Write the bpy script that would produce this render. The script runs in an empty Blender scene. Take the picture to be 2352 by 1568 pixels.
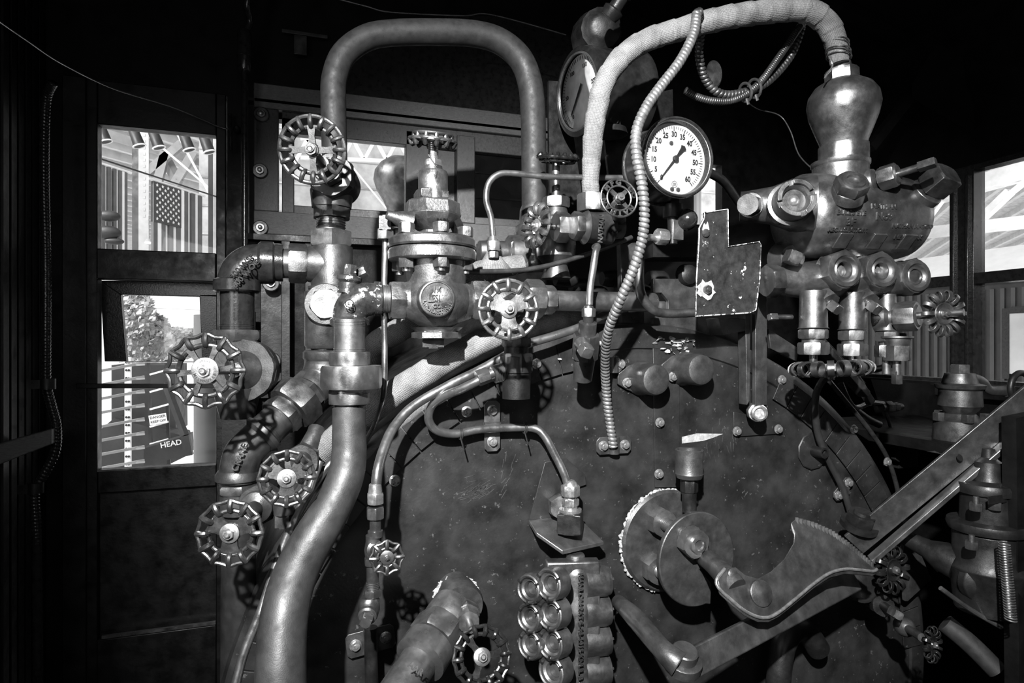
import bpy, math, random
from mathutils import Vector as V, Matrix, Quaternion
random.seed(7)
PI = math.pi
sc = bpy.context.scene
C = sc.collection
# ---------------------------------------------------------------- camera, world, light, exposure
F_PX = 1437.0; YAW = math.radians(18.3); CZ = 1.6
cd = bpy.data.cameras.new('camera'); cam = bpy.data.objects.new('camera', cd); C.objects.link(cam)
cd.sensor_width = 36.0; cd.lens = 36.0 * F_PX / 2352.0; cd.clip_start = .02; cd.clip_end = 200
cam.location = (0, 0, CZ); cam.rotation_euler = (PI/2, 0, -YAW)
sc.camera = cam
sc.view_settings.view_transform = 'Standard'; sc.view_settings.look = 'None'
sc.view_settings.gamma = 1; sc.view_settings.use_curve_mapping = False
sc.view_settings.exposure = 0.0
w = bpy.data.worlds.new('world'); sc.world = w; w.use_nodes = True
w.node_tree.nodes['Background'].inputs[0].default_value = (1, 1, 1, 1)
w.node_tree.nodes['Background'].inputs[1].default_value = 1.5
def lamp(name, kind, loc, target, energy, **kw):
    d = bpy.data.lights.new(name, kind); d.energy = energy
    for k, v in kw.items(): setattr(d, k, v)
    o = bpy.data.objects.new(name, d); C.objects.link(o); o.location = loc
    o.rotation_euler = (V(target) - V(loc)).to_track_quat('-Z', 'Y').to_euler(); return o
# work lamp clamped high behind the photographer's left shoulder; soft fill panels added near the cab's rear and side openings
lamp('work_lamp', 'SPOT', (-.45, -.62, 2.58), (.62, 1.3, 1.5), 980, spot_size=math.radians(62), spot_blend=1.0, shadow_soft_size=.025)
lamp('rear_fill_panel', 'AREA', (-.15, -1.3, 2.0), (.5, 1.2, 1.6), 1.3, shape='RECTANGLE', size=.9, size_y=.7)  # added soft panel, gives the pipes broad highlights
lamp('side_fill_panel', 'AREA', (-.76, .25, 1.9), (.9, 1.2, 1.5), 3.0, shape='RECTANGLE', size=.5, size_y=.7)  # added panel, brightens the metal from the left
lamp('right_fill_panel', 'AREA', (2.2, .9, 1.85), (.9, 1.2, 1.5), .7, shape='RECTANGLE', size=.8, size_y=.5)  # added weak fill just inside the right window
lamp('flag_fill_panel', 'AREA', (-4.5, 3.2, 5.5), (-2.2, 8.5, 3.0), 900, shape='RECTANGLE', size=3, size_y=2)  # added panel to brighten the flags outside the door
lamp('hall_roof_uplight', 'AREA', (9, 4, 3.0), (11, 12, 7.3), 900, shape='RECTANGLE', size=4, size_y=3)  # added uplight brightening the hall roof from below
# ---------------------------------------------------------------- placing
FC = F_PX*math.cos(YAW); FS = F_PX*math.sin(YAW); CO = math.cos(YAW); SI = math.sin(YAW)
def ray(px, py):
    d = px - 1176
    return (FS + d*CO, FC - d*SI, 784 - py)
def at(px, py, Y):
    x, y, z = ray(px, py); s = Y/y
    return V((x*s, Y, CZ + z*s))
def atx(px, py, X):
    x, y, z = ray(px, py); s = X/x
    return V((X, y*s, CZ + z*s))
def mpp(px, Y): return Y/ray(px, 0)[1]
UP, DN, T, L, R_ = V((0,0,1)), V((0,0,-1)), V((0,-1,0)), V((-1,0,0)), V((1,0,0))
class Fr:
    """a local frame: origin, axes (z = the piece's axis) and metres per unit"""
    def __init__(s, o, z, k=1.0, roll=0.0, up=None):
        s.o = V(o); z = V(z).normalized(); s.k = k
        u = V(up) if up else (V((0,0,1)) if abs(z.z) < .95 else V((0,1,0)))
        y = (u - z*u.dot(z)).normalized(); x = y.cross(z)
        if roll:
            q = Quaternion(z, roll); x = q @ x; y = q @ y
        s.x, s.y, s.z = x, y, z
    def p(s, x, y, z): return s.o + (s.x*x + s.y*y + s.z*z)*s.k
    def sub(s, x, y, z, ax=None, roll=0, k=None, up=None):
        if ax is None: g = Fr(s.p(x,y,z), s.z, s.k if k is None else k, roll, s.y)
        else:
            a = s.x*ax[0] + s.y*ax[1] + s.z*ax[2]
            u = None if up is None else s.x*up[0] + s.y*up[1] + s.z*up[2]
            g = Fr(s.p(x,y,z), a, s.k if k is None else k, roll, u)
        return g
    def mat(s):
        m = Matrix.Identity(4)
        for i in range(3): m[i][0], m[i][1], m[i][2], m[i][3] = s.x[i], s.y[i], s.z[i], s.o[i]
        return m
def fr(px, py, Y, ax=UP, roll=0.0, k=None, up=None):
    return Fr(at(px, py, Y), ax, k or mpp(px, Y), roll, up)
def fr2(px, py, Y, qx, qy, QY, roll=0.0):
    a = at(px, py, Y); b = at(qx, qy, QY)
    return Fr(a, b - a, mpp(px, Y), roll)
# ---------------------------------------------------------------- mesh builder
WM = {}   # world matrix of every object made so far
class M:
    def __init__(s): s.v = []; s.f = []; s.uv = {}; s.flat = set()
    def add(s, vs, fs, uvs=None):
        n = len(s.v); s.v += [V(a) for a in vs]
        for i, f in enumerate(fs):
            if uvs: s.uv[len(s.f)] = uvs[i]
            s.f.append(tuple(a+n for a in f))
        return s
    def lathe(s, F, prof, n=32, cap=True, ph=0.0, sx=1.0):
        vs, fs, uv = [], [], []
        for (z, r) in prof:
            for i in range(n):
                a = 2*PI*i/n + ph
                vs.append(F.p(r*math.cos(a)*sx, r*math.sin(a), z))
        for j in range(len(prof)-1):
            for i in range(n):
                k = (i+1) % n
                fs.append((j*n+i, j*n+k, (j+1)*n+k, (j+1)*n+i))
                z0, z1 = prof[j][0]*F.k, prof[j+1][0]*F.k
                uv.append(((i/n, z0), ((i+1)/n, z0), ((i+1)/n, z1), (i/n, z1)))
        if cap:
            if prof[0][1] > 1e-6: fs.append(tuple(range(n-1, -1, -1))); uv.append(((0,0),)*n)
            if prof[-1][1] > 1e-6: fs.append(tuple(range((len(prof)-1)*n, len(prof)*n))); uv.append(((0,0),)*n)
        return s.add(vs, fs, uv)
    def hexa(s, F, r, h, z0=0.0, c=None, n=6, ph=PI/6, hole=0.0):
        """a nut: true hexagon with its corners turned down at both faces"""
        c = .09*r if c is None else c
        m = n*4; rows = []
        def hr(a):
            q = (a-ph) % (2*PI/n) - PI/n
            return r*math.cos(PI/n)/math.cos(q)
        inr = r*math.cos(PI/n)
        prof = [(z0, 0)] if False else []
        cl = inr + .35*(r-inr)
        for (z, lim) in ((z0, cl), (z0+c, r*1.01), (z0+h-c, r*1.01), (z0+h, cl)):
            prof.append((z, lim))
        vs, fs = [], []
        for (z, lim) in prof:
            for i in range(m):
                a = 2*PI*i/m + ph
                rr = min(hr(a), lim)
                vs.append(F.p(rr*math.cos(a), rr*math.sin(a), z))
        for j in range(3):
            for i in range(m):
                k = (i+1) % m; fs.append((j*m+i, j*m+k, (j+1)*m+k, (j+1)*m+i))
        fs.append(tuple(range(m-1, -1, -1)))
        if hole:
            b = len(vs)
            for zz in (z0+h, z0+h-.6*h):
                for i in range(m):
                    a = 2*PI*i/m + ph; vs.append(F.p(hole*math.cos(a), hole*math.sin(a), zz))
            for i in range(m):
                k = (i+1) % m
                fs.append((3*m+i, 3*m+k, b+k, b+i)); fs.append((b+i, b+k, b+m+k, b+m+i))
            fs.append(tuple(range(b+m, b+2*m)))
        else: fs.append(tuple(range(3*m, 4*m)))
        n0 = len(s.f); s.add(vs, fs); s.flat |= set(range(n0, len(s.f))); return s
    def thread(s, F, r, h, z0=0.0, turns=5, n=28):
        prof = [(z0, r*.93)]
        for i in range(turns):
            a = z0 + h*i/turns; d = h/turns
            prof += [(a+d*.25, r*.93), (a+d*.5, r), (a+d*.75, r), (a+d, r*.93)]
        return s.lathe(F, prof, n)
    def tube(s, pts, r, n=14, res=8, closed=False, cap=True, rf=None, smooth=True, flat=1.0, up=None):
        P = [V(p) for p in pts]
        rr = list(r) if isinstance(r, (list, tuple)) else [r]*len(P)
        if smooth and len(P) > 2:
            Q, RR = [], []
            N = len(P)
            for i in range(N if closed else N-1):
                g = lambda j: P[j % N] if closed else P[min(max(j, 0), N-1)]
                h = lambda j: rr[j % N] if closed else rr[min(max(j, 0), N-1)]
                a, b, c, d = g(i-1), g(i), g(i+1), g(i+2)
                for j in range(res):
                    t = j/res
                    Q.append(.5*((2*b) + (c-a)*t + (2*a-5*b+4*c-d)*t*t + (3*b-a-3*c+d)*t**3))
                    RR.append(h(i)*(1-t)+h(i+1)*t)
            if not closed: Q.append(P[-1]); RR.append(rr[-1])
            P, rr = Q, RR
        N = len(P); vs, fs, uv = [], [], []
        tn = []
        for i in range(N):
            a = P[(i-1) % N] if closed or i > 0 else P[i]
            b = P[(i+1) % N] if closed or i < N-1 else P[i]
            tn.append((b-a).normalized())
        if up is not None: x = V(up)
        else: x = V((0,0,1)) if abs(tn[0].z) < .9 else V((1,0,0))
        x = (x - tn[0]*x.dot(tn[0])).normalized()
        L_ = 0.0; Ls = []
        for i in range(N):
            if i: L_ += (P[i]-P[i-1]).length; x = (x - tn[i]*x.dot(tn[i])).normalized()
            Ls.append(L_)
            y = tn[i].cross(x)
            for j in range(n):
                a = 2*PI*j/n; q = rr[i]*(rf(L_, a) if rf else 1.0)
                vs.append(P[i] + x*math.cos(a)*q + y*math.sin(a)*q*flat)
        for i in range(N if closed else N-1):
            i2 = (i+1) % N
            for j in range(n):
                k = (j+1) % n
                fs.append((i*n+j, i*n+k, i2*n+k, i2*n+j))
                l1 = Ls[i2] if i2 else L_
                uv.append(((j/n, Ls[i]), ((j+1)/n, Ls[i]), ((j+1)/n, l1), (j/n, l1)))
        if cap and not closed:
            fs.append(tuple(range(n-1, -1, -1))); uv.append(((0,0),)*n)
            fs.append(tuple(range((N-1)*n, N*n))); uv.append(((0,0),)*n)
        return s.add(vs, fs, uv)
    def ring(s, F, R, r, n=48, m=10, z=0.0, wav=0.0, nw=0, flat=1.0, arc=None):
        a0, a1 = arc or (0, 2*PI)
        K = n if not arc else max(6, int(n*(a1-a0)/(2*PI)))
        pts = []
        for i in range(K + (1 if arc else 0)):
            a = a0 + (a1-a0)*i/K; q = R*(1+wav*math.cos(nw*a))
            pts.append(F.p(q*math.cos(a), q*math.sin(a), z))
        return s.tube(pts, r*F.k, n=m, closed=not arc, smooth=False, flat=flat, up=F.z)
    def box(s, F, x0, x1, y0, y1, z0, z1):
        vs = [F.p(x, y, z) for z in (z0, z1) for y in (y0, y1) for x in (x0, x1)]
        return s.add(vs, [(0,2,3,1), (4,5,7,6), (0,1,5,4), (2,6,7,3), (0,4,6,2), (1,3,7,5)])
    def bx(s, a, b):
        return s.box(Fr((0,0,0), (0,0,1)), min(a[0],b[0]), max(a[0],b[0]), min(a[1],b[1]), max(a[1],b[1]), min(a[2],b[2]), max(a[2],b[2]))
    def bar(s, a, b, w, h, up=(0,0,1)):
        a, b = V(a), V(b); F = Fr(a, b-a, 1.0, 0, up)
        return s.box(F, -w/2, w/2, -h/2, h/2, 0, (b-a).length)
    def plate(s, F, poly, h, z0=0.0, holes=None):
        n = len(poly)
        vs = [F.p(x, y, z0) for x, y in poly] + [F.p(x, y, z0+h) for x, y in poly]
        fs = [tuple(range(n-1, -1, -1)), tuple(range(n, 2*n))]
        fs += [(i, (i+1) % n, n+(i+1) % n, n+i) for i in range(n)]
        return s.add(vs, fs)
    def slab(s, pts, off):
        """extrude a polygon of world points by an offset vector"""
        n = len(pts); off = V(off)
        vs = [V(p) for p in pts] + [V(p)+off for p in pts]
        fs = [tuple(range(n)), tuple(range(2*n-1, n-1, -1))]
        fs += [((i+1) % n, i, n+i, n+(i+1) % n) for i in range(n)]
        return s.add(vs, fs)
    def ball(s, F, r, z=0.0, sq=1.0, n=20, m=12, sx=1.0):
        prof = [(z - r*sq*math.cos(PI*i/m), max(1e-7, r*math.sin(PI*i/m))) for i in range(m+1)]
        return s.lathe(F, prof, n, cap=False, sx=sx)
    def text(s, F, txt, size, ext=.6, z=0.0, arc=None, bold=0.0, xs=1.0, spacing=1.0):
        """raised lettering; arc=(radius, mid angle, total angle) wraps it on a circle"""
        def one(t, G, x, y):
            cu = bpy.data.curves.new('t', 'FONT'); cu.body = t; cu.size = size; cu.extrude = ext/2
            cu.align_x = 'CENTER'; cu.align_y = 'CENTER'; cu.offset = bold; cu.resolution_u = 3
            cu.space_character = spacing
            ob = bpy.data.objects.new('t', cu); C.objects.link(ob)
            me = bpy.data.meshes.new_from_object(ob)
            s.add([G.p(v.co.x*xs+x, v.co.y+y, v.co.z+z+ext/2) for v in me.vertices], [tuple(p.vertices) for p in me.polygons])
            bpy.data.objects.remove(ob); bpy.data.curves.remove(cu); bpy.data.meshes.remove(me)
        if arc is None: one(txt, F, 0, 0); return s
        rad, mid, tot = arc; n = len(txt)
        for i, ch in enumerate(txt):
            if ch == ' ': continue
            a = mid + tot*(.5 - (i+.5)/n)
            G = F.sub(rad*math.cos(a), rad*math.sin(a), 0, roll=(a - PI/2 if tot > 0 else a + PI/2))
            one(ch, G, 0, 0)
        return s
    def out(s, name, mat, parent=None, label=None, cat=None, group=None, kind=None, bev=0.0, sharp=38, org=None):
        if parent is not None:
            inv = WM[parent.name].inverted()
        else:
            o = V(org) if org else (sum(s.v, V((0,0,0)))/max(1, len(s.v)))
            inv = Matrix.Translation(-o)
        me = bpy.data.meshes.new(name)
        me.from_pydata([inv @ v for v in s.v], [], s.f)
        if s.uv:
            ul = me.uv_layers.new(name='UVMap').data; li = 0
            for i, f in enumerate(s.f):
                u = s.uv.get(i)
                for j in range(len(f)):
                    if u: ul[li].uv = u[j]
                    li += 1
        me.materials.append(mat); me.update()
        for i, p in enumerate(me.polygons): p.use_smooth = i not in s.flat
        me.set_sharp_from_angle(angle=math.radians(sharp))
        ob = bpy.data.objects.new(name, me); C.objects.link(ob)
        if parent is not None: ob.parent = parent; WM[ob.name] = WM[parent.name]
        else: ob.location = o; WM[ob.name] = Matrix.Translation(o)
        if bev:
            b = ob.modifiers.new('bevel', 'BEVEL'); b.width = bev; b.segments = 2; b.limit_method = 'ANGLE'; b.angle_limit = math.radians(40)
            b.harden_normals = False
        tag(ob, label, cat, group, kind)
        return ob
def tag(o, label=None, cat=None, group=None, kind=None):
    for k, v in (('label', label), ('category', cat), ('group', group), ('kind', kind)):
        if v: o[k] = v
    return o
def thing(name, label, cat, F, group=None):
    o = bpy.data.objects.new(name, None); C.objects.link(o); o.empty_display_size = .02
    m = F.mat(); o.location = F.o; o.rotation_euler = m.to_euler()
    WM[o.name] = m.copy()
    return tag(o, label, cat, group)
def struct(name, m, mat, parent=None, **kw):
    return m.out(name, mat, parent, kind=None if parent else 'structure', **kw)
# ---------------------------------------------------------------- materials (monochrome photograph)
def mat_(name, col, rough=.5, metal=0.0, var=.3, vscale=30, bump=.15, bscale=220, col2=None, chip=None, coat=0.0, streak=None, rvar=.15, spec=.5):
    m = bpy.data.materials.new(name); m.use_nodes = True; nt = m.node_tree; N = nt.nodes; Lk = nt.links
    b = N['Principled BSDF']; b.inputs['Metallic'].default_value = metal
    b.inputs['Specular IOR Level'].default_value = spec
    if coat: b.inputs['Coat Weight'].default_value = coat; b.inputs['Coat Roughness'].default_value = .15
    tc = N.new('ShaderNodeTexCoord')
    def noise(sc_, det=5, src=None, rgh=.6):
        t = N.new('ShaderNodeTexNoise'); t.inputs['Scale'].default_value = sc_; t.inputs['Detail'].default_value = det
        t.inputs['Roughness'].default_value = rgh
        Lk.new(src or tc.outputs['Object'], t.inputs['Vector']); return t.outputs['Fac']
    def ramp(src, a, b_, c0, c1):
        r = N.new('ShaderNodeValToRGB'); r.color_ramp.elements[0].position = a; r.color_ramp.elements[1].position = b_
        r.color_ramp.elements[0].color = (c0,)*3+(1,); r.color_ramp.elements[1].color = (c1,)*3+(1,)
        Lk.new(src, r.inputs[0]); return r.outputs[0]
    def mix(f, a, c):
        x = N.new('ShaderNodeMix'); x.data_type = 'RGBA'; Lk.new(f, x.inputs[0])
        for s_, q in ((6, a), (7, c)):
            if isinstance(q, float): x.inputs[s_].default_value = (q, q, q, 1)
            else: Lk.new(q, x.inputs[s_])
        return x.outputs[2]
    lo, hi = col*(1-var), col*(1+var)
    src = tc.outputs['Object']
    if streak:
        mp = N.new('ShaderNodeMapping'); mp.inputs['Scale'].default_value = streak; Lk.new(tc.outputs['Object'], mp.inputs[0]); src = mp.outputs[0]
    c = ramp(noise(vscale, 6, src), .32, .68, lo, hi)
    if col2 is not None: c = mix(ramp(noise(vscale*.4, 8), .52, .66, 0., 1.), c, float(col2))
    if chip:
        th, cv, cs = chip
        c = mix(ramp(noise(cs, 9, None, .7), th, th+.015, 0., 1.), c, float(cv))
    Lk.new(c, b.inputs['Base Color'])
    Lk.new(ramp(noise(vscale*1.7, 4), .3, .7, max(.04, rough-rvar), min(1, rough+rvar)), b.inputs['Roughness'])
    if bump:
        bp = N.new('ShaderNodeBump'); bp.inputs['Strength'].default_value = bump*.45; bp.inputs['Distance'].default_value = .004
        Lk.new(noise(bscale, 3, src if streak else None), bp.inputs['Height']); Lk.new(bp.outputs[0], b.inputs['Normal'])
    return m
IRON  = mat_('dark_cast_iron', .085, .42, .75, .4, 26, .22, 330)
IRON2 = mat_('blackened_iron', .03, .42, .7, .4, 26, .2, 330)
STEEL = mat_('grey_pipe_steel', .22, .36, .88, .3, 22, .14, 420)
DULL  = mat_('dull_primed_pipe', .025, .6, .2, .3, 40, .18, 600)
CAST  = mat_('silvered_casting', .2, .38, .88, .4, 30, .35, 260, col2=.12)
BRONZ = mat_('aged_bronze', .17, .38, .88, .4, 22, .14, 380, col2=.08)
ARMOR = mat_('armour_strip_metal', .22, .4, .6, .3, 50, .12, 420)
BRITE = mat_('worn_bright_metal', .45, .32, .85, .3, 50, .12, 420)
TUBE  = mat_('copper_tubing', .28, .33, .88, .2, 20, .08, 260)
BLKGL = mat_('glossy_black_paint', .018, .2, .0, .4, 60, .2, 200, rvar=.07)
BLKCH = mat_('chipped_black_paint', .022, .38, .0, .5, 60, .2, 260, chip=(.64, .62, 38))
ELBCH = mat_('chipped_black_elbow_paint', .03, .28, .2, .5, 60, .3, 260, chip=(.58, .6, 45))
WHEEL = mat_('rubbed_wheel_iron', .12, .3, .85, .4, 30, .12, 300)
WHEELD= mat_('dark_wheel_iron', .05, .25, .8, .4, 30, .12, 300)
WOOD  = mat_('dark_varnished_wood', .11, .33, .0, .45, 60, .6, 150, streak=(1.2, 8, 14), rvar=.1)
WOODV = mat_('dark_varnished_upright_wood', .06, .33, .0, .45, 60, .5, 150, streak=(14, 8, 1.2), rvar=.1)
BLACK = mat_('soot_black_paint', .004, .5, .0, .5, 12, .25, 120, spec=.2)
DOORP = mat_('black_door_paint', .005, .45, .0, .4, 12, .3, 90)
CEIL  = mat_('sooty_ceiling_paint', .004, .7, .0, .4, 8, .2, 80, spec=.2)
DIMPT = mat_('dim_black_pipe_paint', .016, .5, .1, .4, 20, .1, 300)
DRUMG = mat_('drum_grey_paint', .09, .5, .0, .1, 6, .05, 60)
RUBBR = mat_('black_cable_rubber', .02, .4, .0, .2, 20, .1, 200)
SHEET = mat_('black_painted_jacket_sheet', .021, .42, .2, .62, 11, .2, 160, col2=.010, chip=(.63, .08, 70), rvar=.14)
SUPPLY= mat_('blued_supply_pipe', .055, .5, .55, .3, 26, .25, 520)
RAW   = mat_('torn_light_lagging', .3, .8, .0, .4, 60, .8, 160)
GREYP = mat_('grey_hall_steel', .32, .6, .0, .15, 6, .1, 60)
GREYP2= mat_('coach_rib_paint', .05, .6, .0, .15, 6, .1, 60)
WHITE_TRIM = mat_('pale_window_trim', .6, .5, .0, .06, 10, .02, 60)
WHITE = mat_('white_enamel', .82, .5, .0, .06, 10, .02, 60)
STAR  = mat_('white_cloth', .9, .8, .0, .04, 10, .02, 60)
FLAGD = mat_('dark_flag_cloth', .07, .8, .0, .1, 10, .05, 60)
FLAGM = mat_('mid_grey_stripe_cloth', .12, .8, .0, .15, 10, .05, 60)
ROOFB = mat_('pale_roof_decking', .4, .8, .0, .35, 3, .1, 30, streak=(1, 4, 1))
BEAM  = mat_('hall_beam_paint', .5, .7, .0, .15, 3, .1, 30)
DARKH = mat_('dark_machine_paint', .02, .5, .0, .4, 6, .1, 40)
LEAF  = mat_('garden_leaves', .45, .7, .0, .6, 2.2, .2, 10)
INK   = mat_('black_ink', .012, .5, .0, .05, 10, .0, 60)
def glass(name, tint=1.0, refl=.12):
    m = bpy.data.materials.new(name); m.use_nodes = True; nt = m.node_tree; N = nt.nodes; N.clear()
    o = N.new('ShaderNodeOutputMaterial'); mx = N.new('ShaderNodeMixShader'); t = N.new('ShaderNodeBsdfTransparent'); g = N.new('ShaderNodeBsdfGlossy')
    t.inputs[0].default_value = (tint,)*3+(1,); g.inputs['Roughness'].default_value = .03
    fz = N.new('ShaderNodeFresnel'); fz.inputs[0].default_value = 1.45
    nt.links.new(fz.outputs[0], mx.inputs[0]); nt.links.new(t.outputs[0], mx.inputs[1]); nt.links.new(g.outputs[0], mx.inputs[2]); nt.links.new(mx.outputs[0], o.inputs[0])
    return m
GLASS = glass('window_glass', .93); SMOKE = glass('dark_tinted_glass', .1)  # second glass is strongly tinted so little shows through
def wrapmat(name, col):
    """woven tape: cell pattern in the strip's own lengthwise/around coordinates"""
    m = bpy.data.materials.new(name); m.use_nodes = True; nt = m.node_tree; N = nt.nodes; Lk = nt.links; b = N['Principled BSDF']
    b.inputs['Roughness'].default_value = .85; b.inputs['Specular IOR Level'].default_value = .2
    tc = N.new('ShaderNodeTexCoord'); mp = N.new('ShaderNodeMapping'); mp.inputs['Scale'].default_value = (42, 330, 1); Lk.new(tc.outputs['UV'], mp.inputs[0])
    vo = N.new('ShaderNodeTexVoronoi'); vo.inputs['Scale'].default_value = 1; vo.inputs['Randomness'].default_value = .25; Lk.new(mp.outputs[0], vo.inputs[0])
    r = N.new('ShaderNodeValToRGB'); r.color_ramp.elements[0].position = .1; r.color_ramp.elements[1].position = .75
    r.color_ramp.elements[0].color = (col,)*3+(1,); r.color_ramp.elements[1].color = (col*.38,)*3+(1,); Lk.new(vo.outputs['Distance'], r.inputs[0])
    no = N.new('ShaderNodeTexNoise'); no.inputs['Scale'].default_value = 25; no.inputs['Detail'].default_value = 6; Lk.new(tc.outputs['Object'], no.inputs[0])
    r2 = N.new('ShaderNodeValToRGB'); r2.color_ramp.elements[0].position = .3; r2.color_ramp.elements[1].position = .6; r2.color_ramp.elements[0].color = (.55,)*3+(1,); Lk.new(no.outputs[0], r2.inputs[0])
    mx = N.new('ShaderNodeMix'); mx.data_type = 'RGBA'; mx.blend_type = 'MULTIPLY'; mx.inputs[0].default_value = 1; Lk.new(r.outputs[0], mx.inputs[6]); Lk.new(r2.outputs[0], mx.inputs[7])
    Lk.new(mx.outputs[2], b.inputs['Base Color'])
    bp = N.new('ShaderNodeBump'); bp.inputs['Strength'].default_value = .9; bp.inputs['Distance'].default_value = .0015; bp.invert = True
    Lk.new(vo.outputs['Distance'], bp.inputs['Height']); Lk.new(bp.outputs[0], b.inputs['Normal'])
    return m
DIAL  = mat_('dial_enamel', .36, .6, .0, .07, 40, .02, 60)
DIALG = mat_('glare_toned_dial', .8, .4, .1, .3, 14, .05, 60)  # pale tone stands in for the reflection in the gauge glass
WRAP = wrapmat('woven_glass_tape', .29)
def facing_glow(name, e):
    m = bpy.data.materials.new(name); m.use_nodes = True; b = m.node_tree.nodes['Principled BSDF']
    b.inputs['Emission Color'].default_value = (1,1,1,1); b.inputs['Emission Strength'].default_value = e; return m
LIT = facing_glow('lit_lamp_lens', 3.0)
# ---------------------------------------------------------------- repeated pieces
def arcpts(n, a0, a1, r): return [(r*math.cos(a0+(a1-a0)*i/n), r*math.sin(a0+(a1-a0)*i/n)) for i in range(n+1)]
def handwheel(F, R, par, n=14, spokes=3, mat=None, wav=.018, ri=.70, rib=.08, hub=.3, depth=.16, ro=.06, plate=True, name='handwheel', nutmat=None, web=False, dish=.10, ph=.1, sw=.12):
    """cage-rimmed valve wheel: outer rim, inner rim, cross ribs, spokes, hub, tag plate, nut"""
    mat = mat or WHEEL; m = M(); rib *= 1.4; ro *= 1.1;  F = F.sub(0, 0, 0, k=F.k*R)
    m.ring(F, .95, ro, n=n*6, m=8, z=0, wav=wav, nw=n)
    m.ring(F, ri, .07, n=64, m=8, z=-depth*.45)
    for i in range(n):
        a = 2*PI*i/n; c, s_ = math.cos(a), math.sin(a)
        q = [(ri-.02, -depth*.45), (ri+.02, depth*.2), (.5*(ri+.95), depth*.42), (.93, depth*.18), (.965*(1+wav), 0)]
        m.tube([F.p(r*c, r*s_, z) for r, z in q], rib*F.k, n=8, res=3)
    for i in range(spokes):
        a = 2*PI*i/spokes + ph
        G = F.sub(0, 0, -dish, roll=a)
        w0, w1 = (sw*1.15, sw) if not web else (.2, .30)
        m.plate(G, [(.1, -w0), (ri*.6, -w1*.8), (ri+.02, -w1*1.25), (ri+.02, w1*1.25), (ri*.6, w1*.8), (.1, w0)], .09)
    m.lathe(F, [(-dish-.10, hub*.8), (-dish-.02, hub), (-dish+.10, hub), (-dish+.13, hub*.9)], 24)
    w = m.out(name, mat, par)
    q = M(); zt = -dish+.13
    if plate: q.lathe(F, [(zt, hub*.98), (zt+.02, hub*.98), (zt+.03, hub*.93)], 28)
    q.hexa(F, .17, .12, zt+.03, ph=.4); q.lathe(F, [(zt+.15, .09), (zt+.22, .09), (zt+.25, .06)], 16)
    q.out('wheel_nut', nutmat or BRITE, w)
    return w
def bolt(F, r, par=None, h=None, mat=None, washer=True, name='bolt', **kw):
    m = M(); h = h or r*.8
    if washer: m.lathe(F, [(0, r*1.25), (r*.12, r*1.25), (r*.16, r*1.15)], 24)
    m.hexa(F, r, h, r*.14); m.lathe(F, [(h+r*.14, r*.5), (h+r*.3, r*.45)], 12)
    return m.out(name, mat or STEEL, par, **kw)
BOLTS = []
def copybolt(src, F, par):
    o = src.copy(); C.objects.link(o); o.parent = par; return o
def sqplug(m, F, r, h, z0=0.0):
    m.hexa(F, r, h, z0, n=4, ph=.35)
# ================================================================ the cab (setting)
XL, XR, YF, YB = -.8, 2.28, 2.4, -1.7
def zf(px, py, Y=2.4): return at(px, py, Y).z
def xf(px, Y=2.4): return at(px, 784, Y).x
def wallbox(m, x0, x1, z0, z1, y0=YF, y1=YF+.05): m.bx((x0, y0, z0), (x1, y1, z1))
xd0, xd1 = xf(228), xf(498); xs0, xs1 = xf(585), 1.62
XE = xf(1275)
w1 = M()
wallbox(w1, XL-.05, xf(145), 0, 3.0)
wallbox(w1, xf(145), xf(522), 2.46, 3.0)
wallbox(w1, xf(522), xf(640), 0, 3.0)
wallbox(w1, xf(640), XE, 2.40, 3.0); wallbox(w1, xf(640), XE, 1.70, 2.06); wallbox(w1, XE, 1.62, 1.70, 3.0)
wallbox(w1, xf(640), 1.62, 0, 1.70, YF, YF+.05); wallbox(w1, 1.62, 1.655, 0, 3.0); wallbox(w1, 1.80, XR+.05, 0, 3.0); wallbox(w1, 1.655, 1.80, 0, 2.13); wallbox(w1, 1.655, 1.80, 2.40, 3.0)
wallbox(w1, XL-.1, XR+.1, 3.0, 3.12); struct('wall_front', w1, BLACK)
m = M(); m.bx((1.650, YF-.02, 2.12), (1.665, YF+.03, 2.41)); m.bx((1.675, YF-.01, 2.12), (1.682, YF+.02, 2.41)); m.bx((1.66, YF+.02, 2.12), (1.80, YF+.03, 2.135)); struct('window_3', m, WHITE_TRIM)
m = M(); m.bx((XL-.05, -1.7, 0), (XL, -.3, 3)); m.bx((XL-.05, .75, 0), (XL, YF, 3)); m.bx((XL-.05, -.3, 0), (XL, .75, 1.5)); m.bx((XL-.05, -.3, 2.3), (XL, .75, 3))
for k in range(6): m.bx((XL, 2.09+k*.05, 0), (XL+.006, 2.125+k*.05, 3))
struct('wall_left', m, DOORP)
m = M()
pY0, pY1 = 1.607, 1.695
m.bx((XR, -1.7, 0), (XR+.05, .7, 3)); m.bx((XR, 2.2, 0), (XR+.05, YF, 3)); m.bx((XR, .7, 0), (XR+.05, 2.2, 1.455)); m.bx((XR, .7, 2.225), (XR+.05, 2.2, 3))
struct('wall_right', m, BLACK)
m = M(); m.bx((XL, YB-.05, 0), (XR, YB, .9)); m.bx((XL, YB-.05, 2.35), (XR, YB, 3)); m.bx((.3, YB-.05, .9), (XR, YB, 2.35)); m.bx((-.6, YB-.05, .9), (.3, YB, 1.4)); m.bx((XL, YB-.05, .9), (-.6, YB, 2.35))
struct('wall_back', m, BLACK)
m = M(); m.bx((XL-.1, YB-.05, -.04), (XR+.1, YF+.05, 0)); struct('floor', m, BLACK)
m = M(); pts = []
for i in range(13):
    t = i/12; x = XL-.08 + (XR-XL+.16)*t; pts.append((x, 2.78 + .28*math.sin(PI*t)))
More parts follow.
